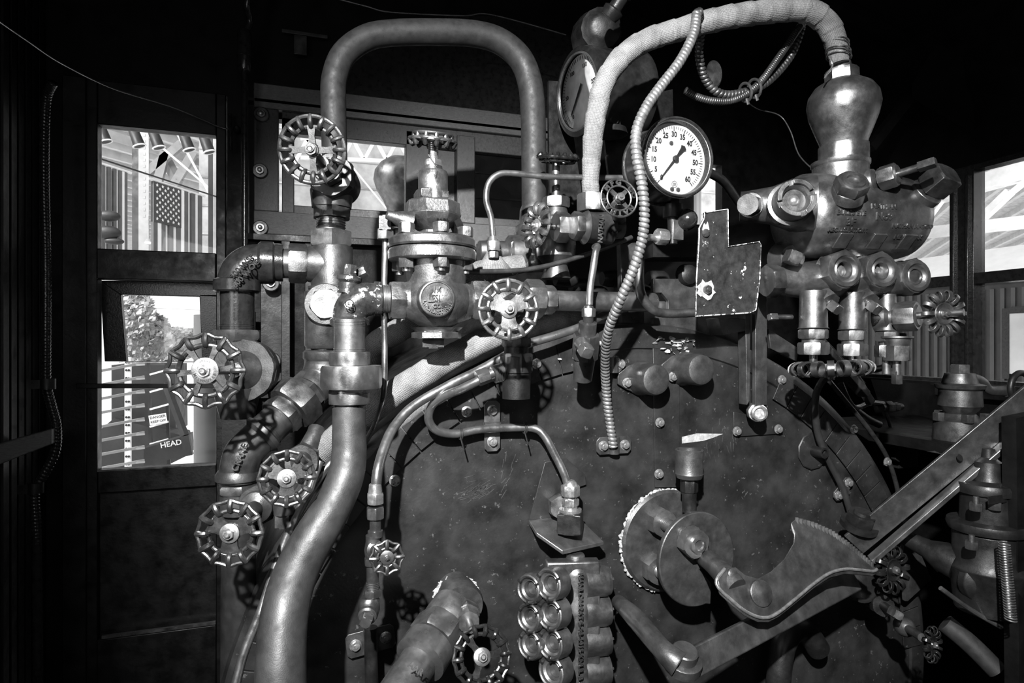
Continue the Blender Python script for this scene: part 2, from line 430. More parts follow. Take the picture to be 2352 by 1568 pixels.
for i in range(12):
    (a, za), (b, zb) = pts[i], pts[i+1]
    m.slab([V((a, YB, za)), V((b, YB, zb)), V((b, YF+.05, zb)), V((a, YF+.05, za))], (0, 0, .04))
for yy in (.45, 1.15, 1.85):
    for i in range(12):
        (a, za), (b, zb) = pts[i], pts[i+1]
        m.slab([V((a, yy, za-.03)), V((b, yy, zb-.03)), V((b, yy+.05, zb-.03)), V((a, yy+.05, za-.03))], (0, 0, .03))
struct('ceiling', m, CEIL)
# front door leaf with its two lights
d = M(); y0, y1 = YF-.02, YF+.03
wallbox(d, xf(150), xd0, .3, 2.46, y0, y1); wallbox(d, xd1, xf(520), .3, 2.46, y0, y1)
wallbox(d, xd0, xd1, zf(228, 289), 2.46, y0, y1); wallbox(d, xd0, xd1, 1.806, 1.905, y0-.008, y1)
wallbox(d, xd0, xd1, 1.10, 1.175, y0, y1); wallbox(d, xd0, xd1, .3, .62, y0-.005, y1); wallbox(d, xd0, xd1, .62, 1.10, y0+.02, y1)
d.bx((xf(150), y0-.012, .3), (xf(205), y0, 2.46))
dr = struct('door_1', d, DOORP, bev=.003)
g = M(); g.bx((xd0, YF+.01, 1.905), (xd1, YF+.014, zf(228, 289))); g.out('window_pane', GLASS, dr)
b = M(); b.bar(at(175, 886, 2.37), at(500, 886, 2.37), .012, .016); b.out('guard_rail', IRON2, dr, bev=.002)
s_ = M()
for (px, py) in ((1,1),):
    s_.bx((xf(240), y0-.012, .625), (xd1, y0-.002, .635)); s_.bx((xd0, y0-.004, 1.806), (xd1, y0-.001, 1.812)); s_.bx((xd0, y0-.003, 1.172), (xd1, y0+.001, 1.178))
s_.out('bright_ledge_strip', STEEL, dr)  # thin bright metal strips laid along the door ledges
# small hinged inner window swung in the lower light
def pxpoly(ps, Y): return [at(a, b_, Y) for a, b_ in ps]
hw = thing('hinged_window', 'small black framed glass pane hinged inside the lower opening of the cab door', 'window', Fr(at(370, 740, 2.47), T))
f_ = M()
f_.slab(pxpoly([(229, 644), (500, 644), (500, 682), (277, 676)], 2.46), (0, .03, 0))
f_.slab(pxpoly([(229, 644), (277, 676), (290, 830), (240, 830)], 2.46), (0, .03, 0))
f_.slab(pxpoly([(458, 676), (500, 676), (500, 830), (464, 830)], 2.46), (0, .03, 0))
f_.out('frame', BLKGL, hw, bev=.002)
g = M(); g.slab(pxpoly([(277, 676), (459, 681), (464, 830), (290, 830)], 2.47), (0, .004, 0)); g.out('pane', GLASS, hw)
e = M(); e.tube([at(290, 831, 2.46), at(464, 831, 2.46)], .0022, n=6); e.out('glass_edge', BRITE, hw)
# sliding front window: boards, sash, panes
wn = M(); ya, yb = YF-.045, YF
wn.bx((xs0, ya, zf(585, 255)), (XE, yb, zf(585, 200))); wn.bx((xs0, ya, zf(585, 540)), (XE, yb, zf(585, 488)))
wo = struct('window_1', wn, WOOD, bev=.003)
q = M(); q.bx((xs0, ya+.003, zf(585, 488)), (xf(641), yb, zf(585, 255))); q.out('stile', WOODV, wo, bev=.003)
q = M(); zb, zt = 2.09, 2.345
q.bx((xf(648), ya+.02, 2.06), (xf(676), yb+.02, 2.40)); q.bx((xf(930), ya+.02, 2.06), (xf(985), yb+.02, 2.40)); q.bx((xf(1045), ya+.01, 2.06), (xf(1086), yb+.02, 2.40)); q.bx((xf(990), yb, 2.06), (xf(1045), yb+.02, 2.40))
q.bx((1.0, ya, 2.06), (XE, yb+.02, 2.40))
q.out('sash_stile', WOODV, wo, bev=.003)
q = M(); q.bx((xf(648), ya+.02, zt), (XE, yb+.02, 2.42)); q.bx((xf(648), ya+.025, 2.05), (XE, yb+.02, zb)); q.out('sash_rail', WOODV, wo, bev=.003)  # darker wood puts the rails' weaker light into their colour
g = M(); g.bx((xf(670), YF+.005, 2.06), (xf(935), YF+.009, 2.38)); g.out('pane', GLASS, wo)
g = M(); g.bx((xf(1080), YF+.005, 2.04), (1.01, YF+.009, 2.38)); g.out('dim_pane', SMOKE, wo)
g = M(); g.bx((xf(560), ya-.01, 1.955), (XE, yb, 1.975)); g.bx((xf(560), ya-.0, 2.44+.0), (XE, yb, 2.45)); g.out('track_lip', DOORP, wo)
# arched panel above the front windows
m = M(); F = Fr(V((.78, YF-.012, 2.35)), T, 1)
m.plate(F, [(-.62, .13), (.62, .13)] + [(.66*math.cos(a), .12+.42*math.sin(a)) for a in [PI*i/20 for i in range(21)]], .012)
m.out('arched_panel', BLKGL, None, 'black arched steel panel above the wooden front windows', 'panel')
# right side window: posts, rails, panes
m = M(); m.bx((XR-.01, pY0, 1.455), (XR+.05, pY1, 2.23)); m.bx((XR-.008, .7, 1.805), (XR+.05, 2.2, 1.845)); m.bx((XR-.006, .7, 1.44), (XR+.05, 2.2, 1.462)); m.bx((XR-.006, .7, 2.215), (XR+.05, 2.2, 2.235))
m.bx((XR-.022, pY0+.012, 1.455), (XR, pY0+.022, 2.2)); m.bx((XR-.022, pY1-.024, 1.455), (XR, pY1-.014, 2.2))
wr = struct('window_2', m, BLKGL, bev=.002)
g = M(); g.bx((XR+.03, .7, 1.455), (XR+.034, 2.2, 2.22)); g.out('pane', GLASS, wr)
m = M(); m.bx((XR-.05, .4, 1.40), (XR+.02, 2.35, 1.45)); struct('trim_1', m, DOORP, bev=.003)
# washers, studs on the window frame
def washerstud(px, py, Y, lab, r=17):
    F = fr(px, py, Y, T); t = thing('stud_washer', lab, 'bolt', F, 'washered studs along the wooden window frame')
    m = M(); m.lathe(F, [(0, r), (2, r), (3.5, r*.9), (3.5, r*.62), (2, r*.6)], 28); m.out('washer', IRON, t)
    m = M(); m.hexa(F, r*.55, 7, 2); m.lathe(F, [(9, r*.3), (15, r*.28), (16, r*.15)], 12); m.out('nut', STEEL, t)
washerstud(600, 263, 2.35, 'washer and stud at the top left corner of the wooden window frame')
washerstud(597, 392, 2.35, 'washer and stud halfway up the left stile of the window frame')
washerstud(598, 523, 2.35, 'washer and stud at the lower left corner of the wooden window frame')
washerstud(622, 650, 2.30, 'washer and stud just under the threaded black street elbow', 19)
washerstud(625, 828, 2.30, 'washer and stud on the dark wall right of the spoked twelve-lobe wheel', 19)
m = M(); F = fr(690, 105, 2.36, T); m.box(F, -14, 14, -22, 22, 0, 5); m.box(F, -40, 60, 24, 32, 0, 3); m.out('latch_plate', IRON, None, 'small worn metal latch plate high above the window boards', 'latch', bev=.001)
for (px, py, wd) in ((680, 720, 20), (640, 790, 24)):
    pass
m = M(); m.bx((xf(648), 2.30, 1.40), (xf(668), 2.36, zf(600, 560))); m.bx((xf(600), 2.36, 1.40), (xf(648), 2.39, zf(600, 560))); m.bx((xf(700), 2.33, 1.42), (xf(760), 2.36, zf(600, 560)))
m.out('wall_angle_bars', DOORP, None, 'tar-black vertical angle bars on the wall beside the door, under the window sill', 'bar', bev=.002)
# ================================================================ outside: the exhibition hall
m = M(); m.bx((-22, 3.5, 7.4), (60, 60, 7.5))
m.out('hall_roof_deck', ROOFB, None, 'pale boarded underside of the exhibition hall roof', 'roof', kind='structure')
m = M()
for k in range(70):
    x = -40 + k*1.35; m.bar((x, 3.6, 7.32), (x+38, 45, 7.32), .16, .3)
m.out('roof_rafters', BEAM, None, 'slanting pale rafters under the hall roof', 'rafter', kind='structure')
def beam(name, pts, wdt, mat, lab, cat, group=None):
    m = M()
    for a, b_ in pts: m.bar(a, b_, wdt, wdt)
    return m.out(name, mat, None, lab, cat, group)
beam('hall_tie_rod', [(at(228, 215, 9), at(490, 440, 9.5))], .022, WHITE, 'thin pale tie rod crossing the upper door window from top left', 'rod')
beam('hall_tie_rod', [(at(398, 290, 9), at(505, 490, 9.3))], .022, WHITE, 'thin pale tie rod sloping over the star-spangled flag', 'rod')
beam('roof_truss', [(at(220, 300, 12), at(505, 390, 13)), (at(340, 395, 12), at(430, 320, 12)), (at(385, 345, 12), at(385, 430, 12)), (at(370, 345, 12.5), at(410, 420, 12)), (at(380, 350, 12), at(360, 430, 12)), (at(400, 425, 12), at(445, 350, 12))], .13, GREYP, 'shadowed steel truss cluster between the two hanging flags', 'truss')
for (px, wd, Y, lab) in ((322, .085, 8, 'perforated steel hall column between the two flags'), (492, .06, 7.2, 'perforated steel hall column at the right edge of the door window')):
    t = thing('hall_column', lab, 'column', Fr(at(px, 450, Y), UP))
    m = M(); b_ = at(px, 784, Y); m.bx((b_.x-wd*.2, Y, 0), (b_.x+wd, Y+.02, 7.3)); m.out('bright_flange', GREYP, t)
    m = M(); m.bx((b_.x-wd, Y+.02, 0), (b_.x-wd*.2, Y+.12, 7.3)); m.out('web', DARKH, t)  # dark colour stands in for the shadow beside the flange
    m = M()
    for k in range(60): m.bx((b_.x+wd*.35, Y-.004, 3.0+k*.07), (b_.x+wd*.6, Y, 3.03+k*.07))
    m.out('slots', GREYP, t)
# flags
A = at(228, 372, 6.0); B_ = at(487, 455, 7.14); u = (B_-A); u.z = 0; u.normalize()
def flag(px0, px1, top, h, lab, canton):
    # s measured along the flag line
    def spt(px):
        r = ray(px, 0); n = V((-u.y, u.x, 0)); k = (A.x*n.x + A.y*n.y)/(r[0]*n.x + r[1]*n.y)
        return V((r[0]*k, r[1]*k, 0))
    a, b_ = spt(px0), spt(px1); wdt = (b_-a).length
    zt = A.z - .02
    F = Fr(V((a.x, a.y, zt)), u.cross(V((0,0,1))), 1.0)
    sx = 1 if F.x.dot(u) > 0 else -1
    F.x = u.copy(); F.y = V((0,0,1)); F.z = F.x.cross(F.y)
    t = thing('hanging_flag', lab, 'flag', F, 'flags hung in the hall')
    m = M(); cols = 26
    def wave(x): return .012*math.sin(x*22)
    for i in range(cols):
        x0, x1 = wdt*i/cols, wdt*(i+1)/cols
        m.slab([F.p(x0, 0, wave(x0)), F.p(x1, 0, wave(x1)), F.p(x1, -h, wave(x1)), F.p(x0, -h, wave(x0))], F.z*-.004)
    m.out('white_cloth', STAR, t)
    m = M()
    for i in range(0, 13, 2):
        x0, x1 = wdt*i/13, wdt*(i+1)/13
        m.slab([F.p(x0, 0, .013), F.p(x1, 0, .013), F.p(x1, -h, .013), F.p(x0, -h, .013)], F.z*-.03)
    m.out('dark_stripes', FLAGM, t)
    if canton:
        cw, ch = wdt*7/13, h*.39
        m = M(); m.slab([F.p(0, 0, .017), F.p(cw, 0, .017), F.p(cw, -ch, .017), F.p(0, -ch, .017)], F.z*-.036); m.out('canton', FLAGD, t)
        m = M()
        for r in range(11):
            n_ = 5 if r % 2 == 0 else 4
            for c in range(n_):
                x = cw*(c+(.55 if r % 2 == 0 else 1.05))/5.1; y = -ch*(r+.9)/12
                P = [((.026 if k % 2 == 0 else .011)*wdt*math.cos(PI/2+PI*k/5), (.026 if k % 2 == 0 else .011)*wdt*math.sin(PI/2+PI*k/5)) for k in range(10)]
                m.plate(F.sub(x, y, .018), P, .003)
        m.out('stars', STAR, t)
    m = M(); m.tube([F.p(-.05, .012, 0), F.p(wdt+.05, .012, 0)], .012, n=8); m.out('flag_pole', WHITE, t)
flag(350, 462, 0, .95, 'flag of vertical stripes with a full star canton, right of the hall column', True)
flag(205, 290, 0, .80, 'partly seen striped flag without canton, left of the hall column', False)
beam('flag_cable', [(A - u*1.5 + V((0,0,.03)), B_ + u*1 + V((0,0,.03)))], .012, DARKH, 'dark cable carrying both flags across the door window', 'cable')
def spot(px, py, Y, lab, s=1.0):
    F = fr(px, py, Y, (.35, 0, -1)); t = thing('stage_spotlight', lab, 'spotlight', F, 'stage spotlights at the top of the door window')
    m = M(); m.lathe(F, [(-28*s, 8*s), (-20*s, 12*s), (0, 13*s), (22*s, 14*s)], 20); m.out('housing', DARKH, t)
    m = M(); m.ring(F, 14.5*s, 2*s, n=24, m=6, z=22*s); m.tube([F.p(15*s, 0, 20*s), F.p(19*s, 0, -6*s), F.p(14*s, 0, -30*s)], 2.2*F.k*s, n=6); m.out('bright_rim', WHITE, t)
m = M(); m.tube([at(215, 286, 6.5), at(505, 302, 6.5)], .03, n=10); m.out('spotlight_batten', GREYP, None, 'grey bar carrying the stage spotlights at the top of the door window', 'bar')
spot(236, 306, 6.5, 'stage spotlight at the top left corner of the door window', .9)
spot(313, 316, 6.5, 'stage spotlight just left of the hall column head', .9)
spot(358, 320, 6.5, 'stage spotlight just right of the hall column head', .9)
spot(428, 325, 6.5, 'second stage spotlight from the right in the door window', .9)
spot(474, 330, 6.5, 'rightmost stage spotlight in the door window', .9)
# dark cloaked bundles on the gallery rails at the left of the upper light
for (px, py, rx, ry, lab) in ((250, 502, 30, 16, 'dark hat-like bundle hanging before the left flag'), (248, 492+48, 34, 20, 'dark cloth bundle below the hat-like one by the left flag'), (262, 560, 26, 10, 'lowest dark bundle in the upper door window')):
    F = fr(px, py-6, 5.2, T); m = M(); m.ball(F, rx*.8, sq=.5, sx=1.0)
    m.v = [V((v.x, v.y, F.o.z + (v.z-F.o.z)*ry/rx)) for v in m.v]
    m.out('dark_bundle', DARKH, None, lab, 'bundle')
t = thing('pendant_lamp', 'round shop lamp glowing low in the upper door window', 'lamp', fr(341, 560, 8, UP))
F = fr(341, 556, 8, UP); m = M(); m.lathe(F, [(0, 9), (5, 6), (9, 2), (60, .6)], 20); m.out('shade', GREYP, t)
m = M(); m.ball(F, 8, z=-1, sq=.35); m.out('bulb', LIT, t)
# lower light: plate rack, signs, drum, column, trees
def X2(px, py, Y): return at(px, py, Y)
rk = thing('pallet_rack', 'slotted upright with slender arms standing outside the lower door light', 'rack', Fr(at(293, 1060, 4.6), UP))
m = M(); a = at(286, 820, 4.6); b_ = at(300, 1090, 4.6); m.bx((a.x, 4.6, b_.z), (b_.x, 4.63, a.z)); m.out('slotted_upright', WHITE, rk)
m = M()
for k in range(14):
    for dx in (290, 296): 
        F = fr(dx, 832+k*18, 4.598, T); m.lathe(F, [(0, 2.6), (.6, 2.6)], 8)
m.out('holes', INK, rk)
for k in range(8):
    yl = 840+k*32; m = M(); m.bar(at(228, yl+12, 4.4), at(331, yl-7, 4.62), .010, .016); m.plate(fr(314, yl-2, 4.58, T), [(-16, -3), (17, -1), (17, 2), (-16, 4)], 4); m.out('arm', GREYP, rk)
lf = thing('cage_ladder', 'two black ladder stiles with pale rungs behind the slotted upright', 'ladder', Fr(at(363, 1060, 4.9), UP))
for (x0, x1) in ((341, 348), (382, 389)):
    m = M(); m.bar(at(x0, 826, 4.9), at(x1, 1100, 4.9), .02, .02); m.out('stile', DARKH, lf)
for k in range(6):
    m = M(); m.bar(at(344, 860+k*40, 4.88), at(387, 848+k*40, 4.88), .012, .012); m.out('rung', WHITE, lf)
m = M(); m.slab(pxpoly([(256, 838), (402, 838), (404, 995), (256, 1000)], 5.3), (0, .5, 0)); m.slab(pxpoly([(232, 985), (262, 960), (420, 1000), (432, 1045), (330, 1095), (232, 1095)], 5.1), (0, .3, 0))
m.out('shop_machine', DARKH, None, 'black shop machine body behind the ladder outside the door', 'machine')
s = thing('warning_sign', 'small white sign reading DANGER KEEP OFF on the ladder', 'sign', fr(363, 962, 4.85, T))
F = fr(363, 962, 4.85, T, roll=.14); m = M(); m.box(F, -18, 18, -11, 11, 0, 1); m.out('board', WHITE, s)
m = M(); m.text(F, 'DANGER', 8, .4, 1); m.v = [v + F.y*5*F.k for v in m.v]; m.out('top_line', INK, s)
m = M(); m.text(F, 'KEEP OFF', 7.5, .4, 1); m.v = [v - F.y*5*F.k for v in m.v]; m.out('bottom_line', INK, s)
t = thing('lettered_beam', 'black beam end lettered HEAD in white, low outside the door', 'beam', fr(400, 1018, 4.7, T))
m = M(); m.slab(pxpoly([(330, 1030), (432, 1000), (434, 1040), (330, 1075)], 4.7), (0, .2, 0)); m.out('beam', DARKH, t)
m = M(); F = fr(393, 1019, 4.69, T, roll=.16); m.text(F, 'HEAD', 17, .6, 0, bold=.3); m.out('lettering', WHITE, t)
m = M(); m.bar(at(380, 880, 4.75), at(425, 1000, 4.65), .035, .035); m.bar(at(425, 1000, 4.65), at(434, 1045, 4.65), .05, .05); m.out('brace_strut', DARKH, None, 'dark diagonal strut running down to the lettered beam', 'strut')
m = M(); a = at(437, 900, 3.4); b_ = at(515, 1300, 3.4); m.lathe(Fr(V(((a.x+b_.x)/2, 3.5, b_.z)), UP), [(0, (b_.x-a.x)/2), (1.25, (b_.x-a.x)/2)], 40); m.out('steel_drum', DRUMG, None, 'smooth grey drum standing outside the door at lower right', 'drum')
# a pale lean-to and a tree seen through the small hinged pane
def leaves(name, centers, n, size, lab, Yd):
    m = M()
    for i in range(n):
        c, rx, rz = random.choice(centers); 
        a = random.uniform(0, 2*PI); q = random.random()**.5
        p = at(c[0] + rx*q*math.cos(a), c[1] + rz*q*math.sin(a), Yd + random.uniform(-.4, .4))
        n1 = V((random.gauss(0,1), random.gauss(0,1), random.gauss(0,1))).normalized(); n2 = n1.orthogonal().normalized(); n3 = n1.cross(n2); s0 = size*random.uniform(.5, 1.2)
        m.add([p + n2*s0, p + n3*s0*.6, p - n2*s0, p - n3*s0*.6], [(0,1,2,3)])
    return m.out(name, LEAF, None, lab, 'tree')
leaves('leafy_tree', [((300, 720), 55, 60), ((330, 790), 70, 60), ((300, 690), 40, 40)], 5000, .03, 'tall leafy tree filling the left of the small hinged pane', 6.4)
leaves('leafy_shrub', [((400, 790), 60, 38), ((450, 780), 50, 26), ((350, 760), 40, 40)], 5000, .03, 'lower bushy shrub right of the tall tree in the small pane', 6.9)
m = M(); m.slab(pxpoly([(318, 650), (480, 650), (480, 712), (318, 706)], 7.6), (0, .1, 0)); m.slab(pxpoly([(318, 650), (345, 650), (345, 840), (318, 840)], 7.6), (0, .3, 0)); m.out('lean_to', BEAM, None, 'pale lean-to building edge behind the trees in the small pane', 'building')
# seen through the front windows: truss and locomotive bell
m = M()
for a, b_ in (((690, 362), (935, 372)), ((690, 318), (935, 318))): m.bar(at(*a, 9), at(*b_, 9), .05, .05)
for k in range(5):
    x = 680+k*52; m.bar(at(x, 368, 9), at(x+26, 320, 9), .045, .045); m.bar(at(x+26, 320, 9), at(x+52, 368, 9), .045, .045)
m.bar(at(800, 372, 9), at(905, 500, 9), .02, .02)
m.out('roof_truss', WHITE, None, 'white lattice truss seen through the front window beside the bell', 'truss')
m = M(); m.bx((-1.6, 11, 0), (9, 11.1, 7.4))
for k in range(9):
    m.bx((-1.6, 10.95, 2.4+k*.45), (9, 11, 2.43+k*.45))
m.out('hall_end_wall', ROOFB, None, 'pale panelled end wall of the hall behind the truss', 'wall', kind='structure')
F = fr(932, 428, 3.2, (.25, 0, 1)); m = M()
m.lathe(F, [(-75, 26), (-60, 30), (-45, 42), (-25, 62), (-5, 74), (15, 76), (35, 68), (52, 52), (62, 28), (66, 8)], 48)
m.out('locomotive_bell', BRONZ, None, 'tarnished bell hanging outside behind the front window pane', 'bell')
# coach on the next track, seen through the right window
cx = 5.0
co = thing('passenger_coach', 'ribbed side of a passenger coach standing beyond the right cab window', 'coach', Fr(V((cx, 4, 0)), UP))
m = M(); m.bx((cx, -1, .3), (cx+2.5, 12, 2.08)); m.out('side_wall', DARKH, co)
m = M()
for k in range(100): m.bx((cx-.014, .6+k*.075, .3), (cx, .63+k*.075, 2.0))
m.out('wall_ribs', GREYP2, co, kind='stuff')
m = M(); m.bx((cx-.05, -1, 2.05), (cx+.1, 12, 2.12)); m.out('belt_rail', BLKGL, co)
m = M(); P = [V((cx-.10, -1, 2.12)), V((cx+.35, -1, 2.36)), V((cx+2.1, -1, 2.36)), V((cx+2.5, -1, 2.12))]; m.slab(P, (0, 13, 0)); m.out('roof', WHITE, co)
m = M(); a = atx(2325, 720, cx); b_ = atx(2420, 862, cx); m.bx((cx-.03, b_.y, b_.z), (cx-.01, a.y, a.z)); m.out('window_blind', BEAM, co)
m = M(); m.bx((cx-.035, a.y, b_.z-.04), (cx-.01, a.y+.05, a.z+.04)); m.bx((cx-.035, b_.y, a.z), (cx-.01, a.y, a.z+.05)); m.out('window_frame', BLKGL, co)
m = M()
def rod(a, Xa, b_, Xb, wd): m.bar(atx(*a, Xa), atx(*b_, Xb), wd, wd)
rod((2080, 470), 9, (2400, 380), 9, .22); rod((2080, 540), 9, (2400, 505), 9, .16); rod((2110, 530), 9, (2190, 420), 9, .08); rod((2190, 420), 9, (2230, 525), 9, .08); rod((2230, 525), 9, (2320, 440), 9, .1); rod((2300, 440), 9, (2300, 520), 9, .09); rod((2250, 500), 9, (2352, 420), 9, .06)
m.out('roof_truss', GREYP, None, 'grey steel truss seen above the coach through the right window', 'truss')
# ================================================================ boiler backhead
BY = 1.30; BX, BZ, BR = .74, .725, .92
F = Fr(V((BX, BY, BZ)), T, 1.0)
bo = thing('boiler', 'large rounded black-jacketed boiler end filling the lower middle of the cab', 'boiler', F)
m = M(); n = 160
prof = [(-1.085, BR), (-.03, BR), (-.008, BR-.006), (0, BR-.02), (0, BR-.06)]
m.lathe(F, prof, n, cap=False)
m.out('lagging_jacket', SHEET, bo)
m = M(); rows = [(0, BR-.06), (-.006, BR-.063), (-.006, .45), (-.006, .001)]
m.lathe(F, rows, n, cap=False); m.out('backhead_sheet', SHEET, bo)
for a0, a1 in ((math.radians(100), math.radians(172)), (math.radians(2), math.radians(62))):
    a = a0; m = M()
    while a < a1-.01:
        da = .062; P = [(BR-.075+.055*0, 0)]
        P = [((BR-.095)*math.cos(a), (BR-.095)*math.sin(a)), ((BR-.095)*math.cos(a+da*.95), (BR-.095)*math.sin(a+da*.95)), ((BR-.03)*math.cos(a+da*.95), (BR-.03)*math.sin(a+da*.95)), ((BR-.03)*math.cos(a), (BR-.03)*math.sin(a))]
        m.plate(F, P, .003, z0=.001); a += da
    m.out('notched_edge_strip', SHEET, bo, bev=.0008)
m = M()
for k in range(90):
    a = math.radians(random.gauss(98.5, 1.6)) if k < 55 else math.radians(random.gauss(82.5, 2)); r = BR-.04+random.uniform(-.03, .012)
    p = F.p(r*math.cos(a), r*math.sin(a), random.uniform(0, .008)); G = Fr(p, (random.gauss(0,1), random.gauss(0,1)-1, random.gauss(0,1)), .001)
    m.plate(G, [(random.uniform(3,10)*math.cos(2*PI*i/7), random.uniform(2,5)*math.sin(2*PI*i/7)) for i in range(7)], .7)
m.out('torn_lagging', RAW, bo)
def onb(px, py, off=0.0): return at(px, py, BY-off)
def pl(ps, off, th, name, mat, par=bo, bev=.001, **kw):
    m = M(); m.slab([onb(a, b_, off) for a, b_ in ps], (0, -th, 0)); 
    return m.out(name, mat, par, bev=bev, **kw)
pl([(1497, 762), (1558, 762), (1560, 1118), (1503, 1118)], -.005, .004, 'seam_strip', SHEET)
pl([(1365, 762), (1500, 755), (1500, 790), (1365, 800)], -.003, .002, 'upper_patch', SHEET)
pl([(1683, 945), (1790, 968), (1797, 995), (1690, 1002), (1683, 990)], -.004, .004, 'riveted_patch', SHEET)
pl([(1566, 1003), (1600, 995), (1660, 996), (1640, 1004), (1615, 1012), (1566, 1018)], -.005, .001, 'peeled_tape', RAW, bev=0)
pl([(1543, 782), (1570, 778), (1569, 787), (1545, 788)], -.0, .0008, 'paper_label', RAW, bev=0)
m = M()
for k in range(70):
    if k < 34: x, y = random.gauss(1085, 22), random.gauss(1132, 14); dx, dy = random.uniform(10, 30), random.uniform(-16, -4)
    elif k < 60: x, y = random.uniform(1600, 1690), random.uniform(960, 1050); dx, dy = random.uniform(-6, 6), random.uniform(8, 24)
    else: x, y = random.uniform(1150, 1180), random.uniform(1050, 1150); dx, dy = random.uniform(2, 14), random.uniform(-24, -12)
    a, b_ = onb(x, y, -.0055), onb(x+dx, y+dy, -.0055); m.bar(a, b_, .0005, .001)
m.out('scratches', STEEL, bo, kind='stuff')
F0 = Fr(onb(1515, 970, -.003), T, .00095); B0 = bolt(F0, 10, None, 7, BRITE, True, 'sheet_screw')
me0 = B0.data; me0.transform(Matrix.Translation(B0.location - F0.o)); bpy.data.objects.remove(B0)
def screw(px, py, off, par=bo, s=1.0, nm='sheet_screw'):
    o = bpy.data.objects.new(nm, me0); C.objects.link(o); p = onb(px, py, off)
    o.parent = par; o.matrix_local = WM[par.name].inverted() @ Matrix.Translation(p) @ Matrix.Scale(s, 4)
    return o
for q in ((1515,970), (1513,1088), (1232,835), (1413,828), (1072,945), (907,1103), (1795,872), (1960,985), (1948,1108), (1692,990), (1787,985), (2037,1060)): screw(q[0], q[1], .003)
# washout caps
def cap(px, py, r, lab):
    F = fr(px, py, BY, T); t = thing('washout_cap', lab, 'cap', F, 'round caps on the boiler end')
    m = M(); m.lathe(F, [(0, r*1.12), (4, r*1.1), (20, r*.98), (58, r*.98), (66, r*.9), (69, r*.7), (70, r*.3), (70, .01)], 40, cap=False); m.out('dome', IRON, t)
    m = M(); m.plate(F, [(-r*1.75, -12), (-r*1.1, -r*.7), (0, -r*1.1), (0, r*1.1), (-r*1.0, r*.8), (-r*1.75, 10)], 6); m.out('ear', IRON, t, bev=.001)
    return t
t = cap(1473, 868, 36, 'left of two round domed caps on the boiler end, beside the spiral conduit'); screw(1440, 879, .008, t, 1.0, 'ear_bolt')
t = cap(1572, 846, 36, 'right of two round domed caps, with scuffed face'); screw(1545, 865, .008, t, 1.0, 'ear_bolt')
def clip(px, py, w_, h_, lab, ang=0, boss=8, vert=False, mat=IRON, bs=((-1,0),(1,0))):
    F = fr(px, py, BY-.004, T, ang); t = thing('pipe_clip', lab, 'bracket', F)
    m = M(); c = 8
    m.plate(F, [(-w_+c, -h_), (w_-c, -h_), (w_, -h_+c), (w_, h_-c), (w_-c, h_), (-w_+c, h_), (-w_, h_-c), (-w_, -h_+c)], 3)
    if vert: m.lathe(F.sub(-w_, 0, 2, (1,0,0)), [(0, boss), (2*w_, boss)], 18)
    else: m.lathe(F.sub(0, -h_, 2, (0,1,0)), [(0, boss), (2*h_, boss)], 18)
    m.out('strap', mat, t, bev=.0008)
    for (a, b_) in bs:
        p = F.p(a*w_*.62, b_*h_*.62, 3); o = bpy.data.objects.new('strap_bolt', me0); C.objects.link(o); o.parent = t; o.matrix_local = WM[t.name].inverted() @ Matrix.Translation(p)
    return t
clip(1409, 1022, 44, 20, 'two-bolt clip holding the lower end of the spiral conduit', boss=13)
clip(1405, 838, 26, 18, 'chipped strap clip over the spiral conduit at the boiler top', boss=15, bs=((1.3, .2),))
clip(1130, 978, 19, 58, 'tall speckled strap clamping the thin bent tube', vert=True, boss=11, mat=STEEL, bs=((0,1),(0,-1)))
clip(851, 1471, 55, 28, 'rusty two-bolt bracket at the foot of the small valve chain', boss=14, ang=.12)
clip(1935, 1122, 32, 14, 'small two-screw clip on the black cable at the right', ang=.75, boss=9)
# ragged plug on the sheet at right
F = fr(1868, 1035, BY, T); t = thing('blanked_stub', 'dark stub pipe in a torn round patch, right part of the boiler end', 'pipe', F)
m = M(); m.lathe(F, [(0, 44), (2, 42), (3, 14)], 11); m.out('torn_patch', SHEET, t)
m = M(); m.lathe(F, [(2, 13), (34, 12), (34, 8), (20, 8)], 20); m.out('stub', IRON2, t)
# oval inspection plate and bracket with the fusible nut
t = thing('bracket_shelf', 'pointed steel shelf bracket under a square nut in the middle of the boiler end', 'bracket', fr(1300, 1230, BY, T))
m = M(); m.slab([at(1214, 1193, 1.30), at(1322, 1180, 1.30), at(1387, 1243, 1.235), at(1292, 1264, 1.20), at(1232, 1222, 1.24)], (0, 0, -.009)); m.out('shelf', STEEL, t, bev=.0015)
m = M(); m.slab([onb(1214, 1193, .0), onb(1250, 1060, .0), onb(1300, 1052, 0), onb(1343, 1090, .0), onb(1345, 1112, 0), onb(1322, 1120, 0), onb(1322, 1182, 0)], (0, -.004, 0)); m.out('back_plate', SHEET, t, bev=.001)
F = fr(1310, 1222, 1.235, UP); m = M(); m.hexa(F, 38, 48, 0, n=4, ph=.25); m.out('square_nut', IRON2, t, bev=.001)
m = M(); m.lathe(F, [(48, 26), (54, 26), (54, 16), (62, 16)], 24); m.hexa(F, 20, 16, 62); m.lathe(F, [(78, 14), (84, 14)], 20); m.hexa(F, 22, 24, 84); m.lathe(F, [(108, 17), (114, 15), (120, 9)], 20); m.out('compression_nut', BRITE, t)
m = M(); m.hexa(fr(1283, 1160, 1.29, (-.2, -1, .1)), 28, 34, 0); m.out('hex_boss', STEEL, t)
